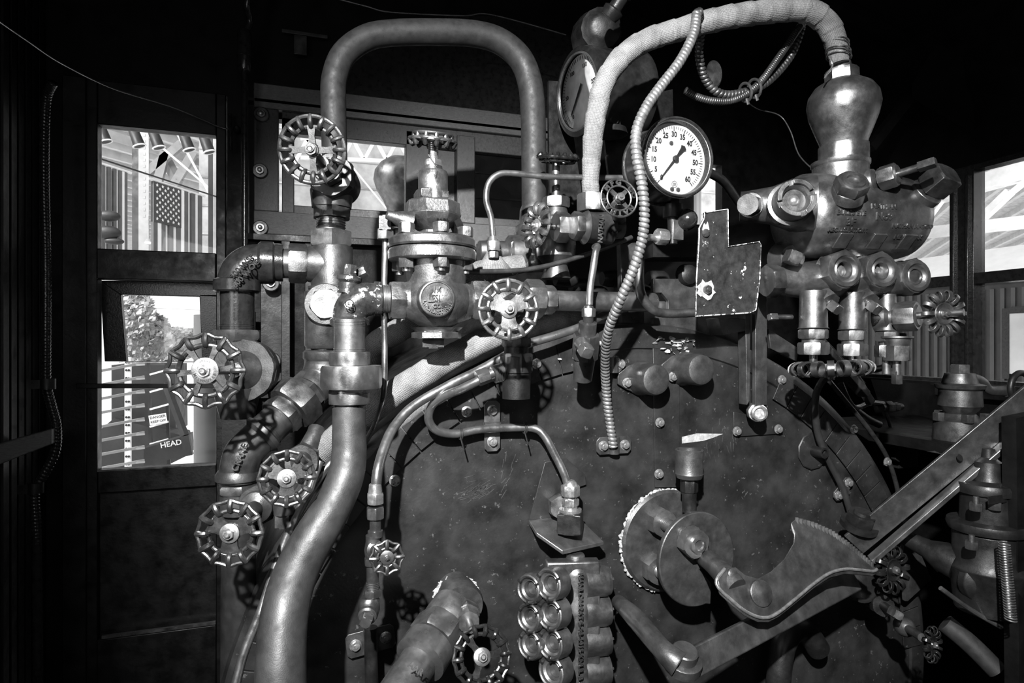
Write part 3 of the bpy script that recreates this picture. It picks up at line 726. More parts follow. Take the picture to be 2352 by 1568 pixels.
# sight-feed manifold
Y0 = 1.195
F = fr(1322, 1290, Y0, UP); t = thing('feed_manifold', 'multi-port oil feed manifold of ring-mouthed sight glasses below the shelf bracket', 'manifold', fr(1322, 1420, Y0, T))
m = M(); m.lathe(fr(1322, 1290, Y0+.02, UP), [(-330, 40), (-20, 40), (-6, 34), (2, 24), (20, 20)], 32)
FB = fr(1316, 1420, Y0, (-.25, -1, 0)); m.box(FB, -62, 62, -160, 132, -26, 8)
m.out('body', BRONZ, t, bev=.004)
m = M(); G = fr(1333, 1445, Y0-.028, (.1, -1, 0), roll=-PI/2); m.text(G, "HANLON·PAT·5-18-1915·KNUL B 8", 17, 2.5, -1, bold=.4); m.out('cast_lettering', BRONZ, t)
def port(px, py, Y, ax, r, par, dep=34, nm='sight_port'):
    F = fr(px, py, Y, ax); m = M()
    m.lathe(F, [(-dep, r*1.05), (-4, r*1.05), (0, r), (5, r*.97), (7, r*.88), (5, r*.78), (-2, r*.74), (-6, r*.60), (-4, r*.52), (-12, r*.46), (-22, r*.44)], 36)
    o = m.out(nm, BRONZ, par)
    m = M(); m.lathe(F, [(-14, r*.44), (-13, r*.3), (-11.5, .01)], 24, cap=False); m.out('glass_lens', IRON, o)
    m = M()
    for a in (.6, 2.7, 4.8): m.box(F.sub(0, 0, 0, roll=a), r*.72, r*1.0, -2.5, 2.5, 4, 8)
    m.out('ring_lugs', IRON2, o)
AX = (-.87, -.56, .15)
for k, (px, py) in enumerate(((1216, 1352), (1216, 1417), (1218, 1480), (1262, 1341), (1264, 1409), (1266, 1477), (1268, 1541))):
    port(px, py, Y0-.02 if px < 1240 else Y0-.055, AX, 33 if px < 1240 else 36, t, 34)
for py in (1332, 1400, 1467, 1534): port(1392, py, Y0+.0, (1, -.12, .0), 33, t, 54, 'side_sight_port')
# bottom valve with the fluted wheel
t = thing('blowdown_valve', 'stubby angled valve with a fluted dark wheel at the bottom centre edge', 'valve', fr(1075, 1420, 1.15, T))
m = M(); G = fr2(1046, 1360, 1.30, 1083, 1440, 1.14); m.lathe(G, [(-10, 46), (0, 44), (66, 50), (78, 46)], 36); m.out('round_body', IRON, t)
m = M(); r = []
F = fr(1045, 1362, 1.295, T)
for k in range(60):
    a = random.uniform(0, PI*1.1); G2 = Fr(F.p(44*math.cos(a)+random.uniform(-6,6), 36*math.sin(a), random.uniform(0, 10)), (random.gauss(0,1),-1,random.gauss(0,1)), .001); m.plate(G2, [(random.uniform(4,10)*math.cos(2*PI*i/5), random.uniform(3,8)*math.sin(2*PI*i/5)) for i in range(5)], 2)
m.out('torn_gasket', RAW, t)
m = M(); G = fr2(1070, 1405, 1.18, 1085, 1455, 1.08); m.hexa(G, 32, 30, 0); m.hexa(G, 26, 26, 34); m.lathe(G, [(30, 22), (34, 22)], 20); m.lathe(G, [(60, 8), (100, 8)], 12); m.out('bonnet', STEEL, t)
handwheel(fr(1107, 1508, 1.02, (-.05, -1, .42)), 68, t, n=14, mat=WHEELD, spokes=3, nutmat=STEEL, rib=.06)
m = M(); G = fr2(1040, 1400, 1.2, 935, 1560, 1.08); m.lathe(G, [(-5, 52), (40, 52), (58, 44)], 32); m.hexa(G, 58, 50, 50); m.lathe(G, [(100, 44), (108, 56), (150, 56), (156, 40), (330, 40)], 32)
m.out('outlet_union', STEEL, t)
m = M(); m.text(fr(955, 1535, 1.02, (-.2, -1, .2), roll=-.6), 'AAR', 20, 1.5, bold=.5); m.out('cast_lettering', STEEL, t)
# fire-door trunnion: flange, disc, boss
t = thing('throttle_stuffing_box', 'thick round flange with ragged pale rim and a notched disc on long studs', 'flange', fr(1510, 1240, BY, T))
F = fr(1527, 1238, BY, T)
m = M(); m.lathe(F, [(0, 114), (10, 116), (16, 110), (17, 20)], 64); m.out('flange', IRON, t)
m = M()
rim = []
for i_ in range(90):
    a = .42*PI + 1.0*PI*i_/89; r_ = 115 + random.uniform(-2.5, 3); rim.append(F.p(r_*math.cos(a), r_*math.sin(a), 5 + random.uniform(-3, 3)))
m.tube(rim, [random.uniform(.0012, .0055) for _ in rim], n=7, res=2)
m.out('ragged_rim', RAW, t)
D = fr(1598, 1282, 1.19, T)
m = M(); P = [(96*math.cos(a), 106*math.sin(a)) for a in [math.radians(-56)+math.radians(290)*i/60 for i in range(61)] if True]
P = [(100*math.cos(a), 108*math.sin(a)) for a in [math.radians(-24)+math.radians(307)*i/70 for i in range(71)]] + [(36, -108), (38, -60), (6, -24), (40, -26)]
m.plate(D, P, 14, z0=-7); m.out('notched_disc', IRON, t, bev=.0025)
for (px, py, Y, s) in ((1512, 1195, 1.285, 1), (1500, 1302, 1.285, 1)):
    m = M(); G = fr(px, py, Y, T); m.hexa(G, 34, 28, 0); m.thread(G, 15, 80 if py < 1250 else 36, 28, 14, 20); m.out('stud_nut', STEEL, t)
m = M(); G = fr(1583, 1240, 1.18, T); m.hexa(G, 36, 30, 0, ph=.3); m.lathe(G, [(30, 20), (38, 19), (40, 12), (36, 10)], 24); m.out('front_nut', STEEL, t)
# oil cup
t = thing('oil_cup', 'open-topped steel oil cup on a short stem above the notched disc', 'cup', fr(1582, 1170, 1.22, UP))
G = fr(1583, 1095, 1.22, UP); m = M(); m.lathe(G, [(-2, 28), (8, 32), (10, 31), (62, 32), (64, 30), (62, 26), (30, 25), (20, .01)], 40); m.out('cup_body', IRON, t)
m = M(); m.hexa(G, 20, 30, -34); m.lathe(G, [(-80, 16), (-36, 16), (-34, 14)], 20); m.out('stem', IRON2, t)
# throttle quadrant and levers
t = thing('quadrant_lever', 'fan-shaped toothed quadrant plate with bright edge and a shaft to the disc', 'lever', fr(1745, 1360, 1.05, UP))
YQ = 1.0
def q3(ps, Y=YQ):
    # the quadrant is a near-horizontal plate: y grows to the far side with height in view
    return [at(a, b_, Y + (1430-b_)*.00035) for a, b_ in ps]
arc1 = [(1826, 1190), (1870, 1202), (1910, 1220), (1945, 1245), (1975, 1270), (2005, 1296)]
curve = [(2013, 1303), (2004, 1308), (1975, 1305), (1940, 1303), (1905, 1312), (1870, 1335), (1830, 1368), (1790, 1400), (1765, 1413), (1740, 1412), (1710, 1398), (1680, 1374), (1650, 1346), (1646, 1326), (1664, 1302), (1690, 1300), (1712, 1318), (1740, 1326), (1770, 1310), (1800, 1282), (1822, 1245), (1824, 1222), (1815, 1200)]
m = M(); m.slab(q3(arc1 + curve), (0, 0, -.016)); m.out('fan_plate', IRON, t, bev=.003)
m = M()
P = q3(arc1)
for i in range(len(P)-1):
    for j in range(5):
        p = P[i].lerp(P[i+1], (j+.5)/5); m.lathe(Fr(p + V((0,0,-.012)), UP, .001), [(0, 4.2), (14, 4.2), (15, 3)], 8)
m.out('teeth', STEEL, t, kind='stuff')
m = M(); P = q3(curve[:15]); m.tube([p + V((0, -.001, -.003)) for p in P], .0034, n=10, res=5); m.out('bright_edge_bead', BRITE, t)  # separate bright metal bead along the plate's edge
m = M(); G = Fr(q3([(1745, 1362)])[0], (0, -.94, .35), mpp(1745, YQ)); m.lathe(G, [(-4, 30), (7, 30), (9, 27), (10, .01)], 36, cap=False); m.out('pivot_pin', IRON, t)
G = Fr(q3([(1681, 1318)])[0], (0, -.94, .35), mpp(1680, YQ)); m = M(); m.lathe(G, [(-4, 14), (5, 13), (8, 8), (8.5, .01)], 24, cap=False); m.out('small_pin', IRON, t)
m = M(); m.tube([at(1612, 1272, 1.19), at(1640, 1296, 1.12), at(1668, 1324, 1.06), at(1692, 1350, 1.03)], [.021, .021, .023, .022], n=24, res=6); m.out('shaft', IRON, t)
t = thing('throttle_bar', 'long flat steel bar running under the fan plate from a round pivot', 'lever', fr(1760, 1420, 1.0, UP))
m = M(); m.bar(at(1570, 1532, 1.0), at(1960, 1330, 1.13), .050, .02, up=(0, -1, .5)); m.out('bar', IRON, t, bev=.003)
m = M(); G = Fr(at(1568, 1520, 1.0), (0, -.35, 1), mpp(1568, .98)); m.lathe(G, [(-14, 44), (10, 44), (12, 41), (12, 30), (34, 30), (37, 27)], 40); m.out('pivot_boss', IRON, t)
m = M(); m.tube([at(1418, 1380, 1.2), at(1460, 1420, 1.12), at(1520, 1490, 1.02), at(1560, 1525, .99)], [.014, .02, .019, .026], n=20, res=8)
m.out('link_rod', IRON, None, 'round worn link rod running from the manifold down to the pivot boss', 'rod')
t = thing('reach_lever', 'long channel-section lever rising from the toothed plate to the right edge', 'lever', fr(2150, 1090, 1.0, UP))
m = M(); a = at(1960, 1250, 1.16); b_ = at(2420, 870, .93); m.bar(a, b_, .060, .008, up=(0, -1, .35)); m.out('flat_web', IRON, t, bev=.0015)
off = V((.012, -.02, -.024))
m = M(); m.bar(a+off+V((.02,0,-.01)), b_+off, .012, .026, up=(0, -1, .35)); m.out('worn_flange', STEEL, t, bev=.002)
G = Fr(at(2200, 1052, 1.03), (0, -1, .4), .001); m = M(); m.lathe(G, [(4, 8), (6, 8), (6, 5)], 16); m.out('rivet', IRON2, t)
m = M(); G = Fr(at(1975, 1200, 1.16), (0, -.35, 1), mpp(1975, 1.16)); m.hexa(G, 32, 24, 0); m.lathe(G, [(-12, 40), (0, 40)], 32); m.lathe(G, [(24, 20), (30, 18)], 20); m.out('pivot_nut', IRON2, t)
# ================================================================ left side piping
def pp(ps): return [at(*p) for p in ps]
def pipe(name, ps, r, mat, label, cat='pipe', res=10, n=24, group=None, **kw):
    m = M(); q = pp(ps)
    rr = [x*mpp(p[0], p[2]) for x, p in zip(r, ps)] if isinstance(r, list) else r
    m.tube(q, rr, n=n, res=res, **kw)
    return m.out(name, mat, None, label, cat, group, sharp=60)
# arch pipe with couplings
t = thing('arch_pipe', 'thick grey pipe bent in a tall arch across the top, behind the rim-scalloped wheel', 'pipe', fr(766, 300, 1.5))
ps = [(770, 430, 1.47), (768, 330, 1.47), (766, 240, 1.47), (768, 180, 1.47), (790, 125, 1.47), (840, 88, 1.47), (900, 76, 1.47), (1000, 74, 1.47), (1090, 78, 1.47), (1150, 96, 1.47), (1195, 135, 1.47), (1217, 190, 1.47), (1224, 260, 1.47), (1226, 360, 1.47), (1227, 480, 1.47)]
m = M(); m.tube(pp(ps), [28.5*mpp(p[0], p[2]) for p in ps], n=36, res=10); m.out('pipe', DULL, t)
m = M(); F = fr(1228, 545, 1.47, UP); m.lathe(F, [(0, 48), (8, 48), (14, 44), (24, 44), (30, 36), (62, 34), (72, 30)], 36); m.out('lower_coupling', STEEL, t)
F = fr(1228, 540, 1.46, T); 
m = M(); G = fr(1160, 580, 1.46, R_); m.lathe(G, [(-62, 24), (-44, 26), (-40, 34), (-26, 34), (-22, 26), (0, 26), (10, 40), (60, 44), (110, 40)], 32); G2 = fr(1228, 600, 1.46, UP); m.lathe(G2, [(-20, 42), (0, 48), (50, 48)], 32); m.out('turret_elbow', STEEL, t)
m = M(); m.hexa(fr(1165, 578, 1.46, L), 38, 22, -22); m.out('elbow_nut', STEEL, t)
# main valve with the scalloped wheel
t = thing('angle_globe_valve', 'large globe valve with a sixteen-scallop four-spoke wheel in front of the window', 'valve', fr(760, 470, 1.45))
F = fr(762, 500, 1.45, UP); m = M()
m.lathe(F, [(22, 44), (60, 48), (90, 40), (110, 24), (130, 22)], 32); m.hexa(F, 46, 24, -2); G = fr2(775, 420, 1.45, 716, 345, 1.26)
m.lathe(G, [(-35, 46), (0, 48), (34, 44), (52, 36), (58, 26), (100, 22), (130, 14)], 32); m.hexa(G, 52, 26, 34); m.hexa(G, 30, 22, 66); m.lathe(G, [(85, 10), (220, 9)], 16)
m.out('valve_body', IRON, t)
m = M(); F2 = fr(760, 552, 1.45, UP); m.hexa(F2, 51, 36, -16); m.thread(F2, 33, 30, 20, 5); m.out('union_nut', STEEL, t)
handwheel(fr(717, 344, 1.26, (-.3, -1, -.2)), 78, t, n=16, spokes=4, ri=.66, wav=.0, rib=.05, hub=.2, mat=IRON, sw=.10, plate=False, depth=.2, nutmat=STEEL, ph=.0)
# WSP elbow run
t = thing('street_elbow', 'black elbow embossed WSP WOG above the spoked wheel at the left', 'elbow', fr(560, 600, 1.45))
m = M(); m.tube(pp([(650, 604, 1.45), (612, 603, 1.45), (575, 607, 1.45), (551, 628, 1.45), (544, 668, 1.45)]), [43*mpp(600, 1.45)]*5, n=32, res=10)
m.lathe(fr(600, 603, 1.45, R_), [(-6, 44), (0, 49), (26, 49), (30, 44)], 36); m.lathe(fr(545, 640, 1.45, DN), [(0, 45), (4, 51), (28, 51), (32, 46)], 36); m.out('elbow_body', BLKGL, t)
m = M(); F = fr(556, 612, 1.395, (-.3, -1, .25), roll=.9); m.text(F, '300 WSP', 19, 3, -1, bold=.5); m.out('upper_marking', BLKGL, t)
m = M(); F = fr(566, 628, 1.395, (-.25, -1, .2), roll=.9); m.text(F, '600 WOG', 19, 3, -1, bold=.5); m.out('lower_marking', BLKGL, t)
m = M(); F = fr(545, 760, 1.45, UP); m.lathe(F, [(0, 37), (92, 37)], 36); m.thread(F, 38, 16, 0, 4); m.out('lower_nipple', BLKGL, t)
m = M(); F = fr(628, 604, 1.45, R_); m.lathe(F, [(0, 34), (44, 34)], 32); m.thread(F, 35, 14, 2, 4); m.out('side_nipple', STEEL, t)
m = M(); m.hexa(fr(663, 604, 1.45, R_), 46, 40); m.out('side_union_nut', IRON, t)
# the tee cross standing behind the lower column
t = thing('pipe_tee', 'upright dark tee fitting with a big hexagon plug facing out', 'fitting', fr(762, 620, 1.45))
m = M(); F = fr(762, 665, 1.45, UP); m.lathe(F, [(0, 52), (6, 52), (8, 46), (96, 47), (100, 45)], 36); G = fr(700, 606, 1.45, R_); m.lathe(G, [(0, 38), (10, 42), (60, 44)], 32)
F = fr(745, 800, 1.45, UP); m.lathe(F, [(0, 40), (8, 44), (130, 44)], 36); m.out('tee_body', IRON, t)
m = M(); F = fr(748, 698, 1.40, (-.05, -1, 0)); m.lathe(F, [(-30, 48), (0, 48), (2, 46)], 36); m.out('boss', IRON, t)
m = M(); m.hexa(F, 37, 10, 2, ph=.2); m.out('hex_plug', RAW if False else STEEL, t)
m = M(); F = fr(746, 830, 1.45, UP); m.thread(F, 32, 30, 0, 6); m.out('close_nipple', STEEL, t)
# 45 degree union run down to the CRANE elbow
t = thing('diagonal_union', 'slanting pipe union with two hexagon nuts, left of the bright column', 'union', fr(690, 930, 1.42))
m = M(); m.tube(pp([(748, 815, 1.45), (746, 845, 1.45), (735, 875, 1.44), (712, 900, 1.42)]), [46*mpp(740, 1.45)]*3 + [40*mpp(740, 1.45)], n=32); m.lathe(fr(748, 822, 1.45, UP), [(-6, 46), (0, 50), (14, 50), (18, 46)], 36); m.out('bend', IRON, t)
G = fr2(722, 882, 1.44, 590, 1010, 1.36)
m = M(); m.hexa(G, 48, 44, 4); m.hexa(G, 62, 46, 40, ph=.2); m.out('union_nut', IRON, t)
m = M(); m.hexa(G, 48, 24, 92, ph=.2); m.lathe(G, [(40, 44), (96, 40)], 28); m.out('tail_nut', IRON, t)
m = M(); m.lathe(G, [(112, 38), (178, 38)], 32); m.thread(G, 39, 20, 150, 5); m.out('nipple', IRON, t)
t = thing('pipe_elbow', 'dark elbow with raised lettering and rounded lower lip under the slanting union', 'elbow', fr(560, 1050, 1.36))
m = M(); m.tube(pp([(604, 996, 1.37), (580, 1018, 1.36), (558, 1045, 1.35), (548, 1085, 1.35), (546, 1105, 1.35)]), [40*mpp(560, 1.35), 42*mpp(560, 1.35), 43*mpp(560, 1.35), 42*mpp(560, 1.35), 42*mpp(560, 1.35)], n=36)
G2 = Fr(at(612, 990, 1.37), at(580, 1020, 1.36)-at(612, 990, 1.37), mpp(600, 1.37)); m.lathe(G2, [(0, 42), (4, 50), (14, 50), (22, 42)], 36); m.lathe(fr(546, 1078, 1.35, DN), [(0, 42), (10, 48), (22, 48), (26, 42)], 36); m.out('elbow_body', IRON, t)
m = M(); F = fr(551, 1050, 1.305, (-.2, -1, .1), roll=PI/2-.35); m.text(F, 'CRANE', 20, 3, -2, bold=.6); m.out('raised_name', IRON, t)
m = M(); F = fr(548, 1118, 1.35, DN); m.hexa(F, 48, 20, -8, ph=.3); m.lathe(F, [(8, 40), (60, 38)], 32); m.out('bushing', STEEL, t)
pipe('down_pipe', [(548, 1160, 1.36), (548, 1380, 1.36), (548, 1640, 1.36)], [36, 38, 39], DIMPT, 'dim vertical pipe descending from the raised-letter elbow to the lower edge beside the door', n=28)
m = M(); a = at(514, 560, 2.3); m.bx((a.x, 2.25, .3), (at(585, 560, 2.25).x, 2.30, 1.7)); m.out('door_post', DOORP, None, 'dark post between the cab door and the piping', 'post')
# big spoked-wheel valve
t = thing('gate_valve', 'gate valve with the largest left wheel, six spokes and twelve open lobes', 'valve', fr(560, 850, 1.4))
m = M(); F = fr(545, 778, 1.45, UP); m.hexa(F, 56, 24, -4); m.out('top_nut', STEEL, t)
m = M(); F = fr(568, 850, 1.42, (-.35, -1, .05)); m.lathe(F, [(-60, 50), (-20, 68), (6, 70), (14, 64)], 40); m.hexa(F, 74, 16, 6, n=8, ph=.2); m.lathe(F, [(22, 44), (26, 42), (34, 30), (60, 18), (64, 10)], 32)
m.lathe(fr(545, 930, 1.43, UP), [(-30, 36), (0, 44), (40, 52)], 32); m.out('valve_body', IRON, t)
m = M(); G = Fr(F.p(0,0,50), at(472, 851, 1.16)-F.p(0,0,50), mpp(472, 1.16)); m.lathe(G, [(0, 12), ((at(472, 851, 1.16)-F.p(0,0,50)).length/G.k, 9)], 16); m.hexa(G, 22, 20, 10); m.out('stem', STEEL, t)
wh = handwheel(fr(472, 851, 1.15, (-.15, -1, .0)), 86, t, n=12, spokes=6, ri=.68, wav=.035, rib=.055, hub=.2, mat=WHEEL, sw=.075, depth=.12, ro=.05, dish=.06)
m = M(); F = fr(472, 851, 1.145, (-.15, -1, .0)); m.lathe(F, [(3, 30), (5, 30), (5.5, 29), (5.5, 16)], 36); m.out('name_plate', BRITE, t)
m = M(); m.text(F, 'MILWAUKEE', 8.5, .6, 5.4, arc=(23.5, -PI/2, -2.6), bold=.2); m.text(F, 'VALVE', 7, .6, 5.4, arc=(23, PI/2, 1.2), bold=.1); m.out('plate_lettering', INK, t)
# two lower left valves
t = thing('globe_valve', 'round wheel valve with three-hole web, lowest at left against the dark door', 'valve', fr(560, 1180, 1.25))
m = M(); G = fr2(610, 1145, 1.34, 528, 1222, 1.14); m.lathe(G, [(-10, 32), (20, 36)], 28); m.hexa(G, 48, 36, 16, ph=.5); m.lathe(G, [(50, 36), (60, 30), (64, 36), (74, 34), (84, 18), (110, 14), (140, 9)], 28); m.out('bonnet', IRON, t)
handwheel(fr(528, 1224, 1.10, (-.28, -1, .06)), 76, t, n=12, spokes=3, ri=.66, wav=.02, rib=.065, hub=.3, web=True, ph=.5, depth=.16)
t = thing('globe_valve', 'round wheel valve between the raised-letter elbow and the big curved pipe', 'valve', fr(670, 1090, 1.25))
m = M(); G = fr2(700, 1050, 1.33, 658, 1098, 1.12); m.lathe(G, [(-20, 26), (30, 32)], 28); m.hexa(G, 40, 30, 26); m.lathe(G, [(54, 24), (80, 12), (120, 9)], 24)
m.tube(pp([(700, 1040, 1.34), (722, 1000, 1.36), (728, 985, 1.37)]), [20*mpp(700, 1.34)]*3, n=20); G = fr(652, 1210, 1.25, UP); m.hexa(G, 22, 34, 0, n=4); m.lathe(G, [(30, 22), (60, 24)], 20); m.out('bonnet', IRON, t)
handwheel(fr(659, 1098, 1.08, (-.1, -1, .1)), 64, t, n=12, spokes=3, ri=.68, wav=.015, rib=.068, hub=.34, web=True, ph=2.6, depth=.16)
# bright vertical column (nipple, hexes, big pipe)
t = thing('chipped_elbow', 'chipped black elbow marked G joining the regulator to the bright column', 'elbow', fr(820, 690, 1.2))
m = M(); m.tube(pp([(876, 686, 1.2), (850, 687, 1.2), (825, 692, 1.2), (807, 712, 1.2), (803, 738, 1.2)]), [34*mpp(820, 1.2), 38*mpp(820, 1.2), 40*mpp(820, 1.2), 39*mpp(820, 1.2), 38*mpp(820, 1.2)], n=32)
m.lathe(fr(803, 728, 1.2, DN), [(0, 38), (6, 44), (18, 44), (22, 38)], 36)
G = fr(858, 686, 1.2, R_); m.lathe(G, [(0, 36), (2, 40), (16, 40), (18, 36)], 12); m.out('elbow_body', ELBCH, t)
m = M(); F = fr(802, 698, 1.155, (-.2, -1, .15)); m.text(F, 'G', 19, 3, -1, bold=.7); m.ring(F, 10, 1.3, n=20, m=6); m.out('raised_mark', ELBCH, t)
m = M(); G = fr(800, 664, 1.2, (.1, 0, 1)); m.lathe(G, [(-10, 24), (14, 23), (20, 28), (28, 28), (32, 18)], 24); m.hexa(G, 15, 26, 30); m.out('top_cock', ELBCH, t)
m = M(); G = fr(826, 628, 1.22, (.6, -.3, .3)); m.hexa(G, 15, 22, -4); m.out('cock_nut', STEEL, t)
m = M(); G = fr(876, 686, 1.2, R_); m.thread(G, 33, 18, 0, 5); m.out('threaded_nipple', STEEL, t)
t = thing('union_coupling', 'big bright eight-sided union with smaller hexagons above and below', 'union', fr(803, 865, 1.15))
m = M(); F = fr(803, 812, 1.17, UP); m.lathe(F, [(0, 35), (78, 35)], 36); m.thread(F, 36, 14, 62, 4); m.thread(F, 36, 14, -2, 4); m.out('nipple', STEEL, t)
m = M(); F = fr(804, 838, 1.15, UP); m.hexa(F, 48, 30, 0, n=8, ph=.2); m.out('upper_hexagon', STEEL, t)
m = M(); F = fr(808, 893, 1.14, UP); m.hexa(F, 70, 52, 2, n=8, ph=.12); m.lathe(F, [(-12, 40), (2, 54)], 32); m.out('union_ring', STEEL, t)
m = M(); F = fr(803, 926, 1.14, UP); m.hexa(F, 49, 34, 0, n=8, ph=.3); m.thread(F, 37, 22, -20, 4); m.out('lower_hexagon', STEEL, t)
ps = [(802, 935, 1.14), (802, 990, 1.135), (802, 1040, 1.13), (795, 1090, 1.12), (775, 1140, 1.11), (745, 1195, 1.10), (712, 1250, 1.09), (682, 1310, 1.08), (662, 1370, 1.06), (650, 1440, 1.04), (645, 1520, 1.02), (645, 1620, 1.0)]
pipe('curved_supply_pipe', ps, [37, 38, 39.5, 41, 43, 46, 48, 50, 52, 54, 56, 58], SUPPLY, 'thick bright pipe curving from the union down to the bottom edge at left', n=44, res=10)
# small-bore tube chain
def tb(name, ps, r, label, mat=TUBE, cat='tube', **kw):
    m = M(); m.tube(pp(ps), r, n=12, res=10, **kw); return m.out(name, mat, None, label, cat, sharp=60)
tb('bare_tube', [(1440, 706, 1.30), (1385, 725, 1.27), (1330, 752, 1.25), (1270, 772, 1.24), (1200, 795, 1.235), (1110, 845, 1.23), (1030, 885, 1.225), (950, 932, 1.22), (905, 980, 1.20), (882, 1030, 1.17), (868, 1080, 1.145), (864, 1115, 1.14)], .0095, 'bright tube following the boiler rim down to the small valve chain')
t = thing('needle_valve_chain', 'vertical chain of brass fittings with a little eight-lobe wheel, left on the boiler end', 'valve', fr(860, 1250, 1.14))
F = fr(862, 1160, 1.14, UP)
m = M(); m.lathe(F, [(22, 17), (48, 14), (50, 12)], 24); m.hexa(F, 20, 24, 4); m.out('compression_nut', BRITE, t)
m = M(); m.hexa(F, 21, 26, -30); m.out('adapter_nut', STEEL, t)
m = M(); m.lathe(F, [(-62, 13), (-30, 13)], 20); m.lathe(F, [(-72, 17), (-58, 17)], 20); G = fr(856, 1262, 1.14, UP); m.lathe(G, [(-20, 16), (0, 19), (20, 16), (34, 16)], 24); m.hexa(G, 20, 16, -34); m.lathe(G, [(-90, 14), (-30, 14)], 20); m.thread(G, 15, 16, -90, 4)
m.hexa(G, 21, 16, -106); m.out('valve_body', BRONZ, t)
m = M(); G = fr2(858, 1258, 1.14, 886, 1280, 1.08); m.lathe(G, [(0, 20), (12, 20), (16, 14), (36, 12), (40, 6), (70, 6)], 20); m.out('stem', BRONZ, t)
m = M(); G = fr(848, 1400, 1.14, UP); m.lathe(G, [(-20, 18), (0, 24), (22, 24), (30, 18)], 24); G2 = fr(848, 1398, 1.14, (-.25, -1, -.15)); m.lathe(G2, [(0, 20), (30, 21), (34, 17)], 24); m.out('tee', BRONZ, t)
m = M(); m.hexa(G2, 16, 22, 34, n=4, ph=.3); m.out('square_plug', STEEL, t)
handwheel(fr(889, 1280, 1.07, (-.05, -1, .05)), 38, t, n=8, spokes=4, ri=.55, wav=.06, rib=.09, hub=.42, ro=.075, mat=BRONZ, nutmat=STEEL)
pipe('drain_pipe', [(852, 1440, 1.24), (852, 1500, 1.24), (856, 1640, 1.24)], .0125, IRON2, 'black drain pipe dropping from the rusty two-bolt bracket')
tb('bent_sensing_tube', [(1132, 856, 1.17), (1100, 873, 1.17), (1060, 893, 1.19), (1015, 912, 1.22), (990, 935, 1.24), (985, 965, 1.25), (1003, 988, 1.26), (1045, 996, 1.27), (1100, 986, 1.275), (1170, 982, 1.275), (1225, 983, 1.27), (1250, 1000, 1.26), (1275, 1045, 1.25), (1297, 1090, 1.24), (1305, 1122, 1.236)], .0088, 'thin bright tube looping left then across to the square nut')
for (px, py, lab) in ((1058, 996, 'black cable tie on the left bend of the thin looping tube'), (1205, 982, 'black cable tie on the right run of the thin looping tube')):
    m = M(); G = fr(px, py, 1.272, R_); m.ring(G, 12.5, 1.6, n=20, m=6, z=-2); m.ring(G, 12.5, 1.6, n=20, m=6, z=2); m.bar(at(px, py+8, 1.255), at(px+8, py+38, 1.25), .004, .0015); m.out('cable_tie', RUBBR, None, lab, 'cable tie', 'black cable ties')
tb('thin_drop_tube', [(885, 545, 1.22), (884, 600, 1.215), (882, 700, 1.21), (884, 800, 1.21), (882, 880, 1.21), (876, 930, 1.22), (858, 980, 1.25), (830, 1030, 1.3)], .0058, 'slim tube dropping vertically left of the regulator valve', mat=STEEL)
tb('lower_left_tube', [(735, 1060, 1.3), (715, 1110, 1.28), (680, 1180, 1.25), (640, 1280, 1.2), (600, 1400, 1.15), (560, 1500, 1.1), (535, 1600, 1.05)], .0075, 'slim tube slanting down behind the thick curved pipe', mat=STEEL)
tb('second_lower_tube', [(800, 1020, 1.33), (745, 1080, 1.32), (700, 1150, 1.3), (660, 1230, 1.27), (625, 1330, 1.25)], .009, 'bare tube beside the white lagging, behind the thick curved pipe', mat=STEEL)
def wrap(name, ps, r, lab, pitch=.05, amp=.06, n=28):
    m = M(); rr = [x*mpp(p[0], p[2]) for x, p in zip(r, ps)]
    def rf(l, a):
        f = ((l + a/(2*PI)*pitch*.5)/pitch) % 1.0
        return 1 + amp*(f-.5) + .012*math.sin(7*a + l*60)
    m.tube(pp(ps), rr, n=n, res=16, rf=rf); return m.out(name, WRAP, None, lab, 'pipe lagging', sharp=80)
wrap('lagged_pipe', [(690, 1090, 1.42), (735, 1040, 1.38), (790, 992, 1.34), (850, 945, 1.30), (905, 903, 1.28), (960, 868, 1.27), (1020, 830, 1.27), (1090, 792, 1.27), (1160, 764, 1.27), (1240, 742, 1.29), (1300, 730, 1.31), (1345, 724, 1.33)], [29, 30, 31, 31, 31, 31, 30, 29, 27, 25, 24, 24], 'long tape-wrapped pipe climbing along the boiler rim', amp=.035)
wrap('lagged_pipe', [(850, 835, 1.46), (862, 792, 1.42), (900, 768, 1.39), (945, 742, 1.37), (990, 710, 1.36), (1040, 660, 1.36), (1085, 632, 1.35), (1130, 618, 1.34), (1200, 606, 1.34)], [22, 28, 28, 27, 27, 27, 28, 25, 21], 'short tape-wrapped pipe passing behind the regulator valve', amp=.035)
m = M(); G = fr(1132, 610, 1.33, UP); m.lathe(G, [(-20, 46), (-4, 40), (14, 24), (30, 15), (34, 12)], 28); m.out('wrapped_joint', WRAP, None, 'cone of white tape wrapped under the upright bright tube', 'pipe lagging')
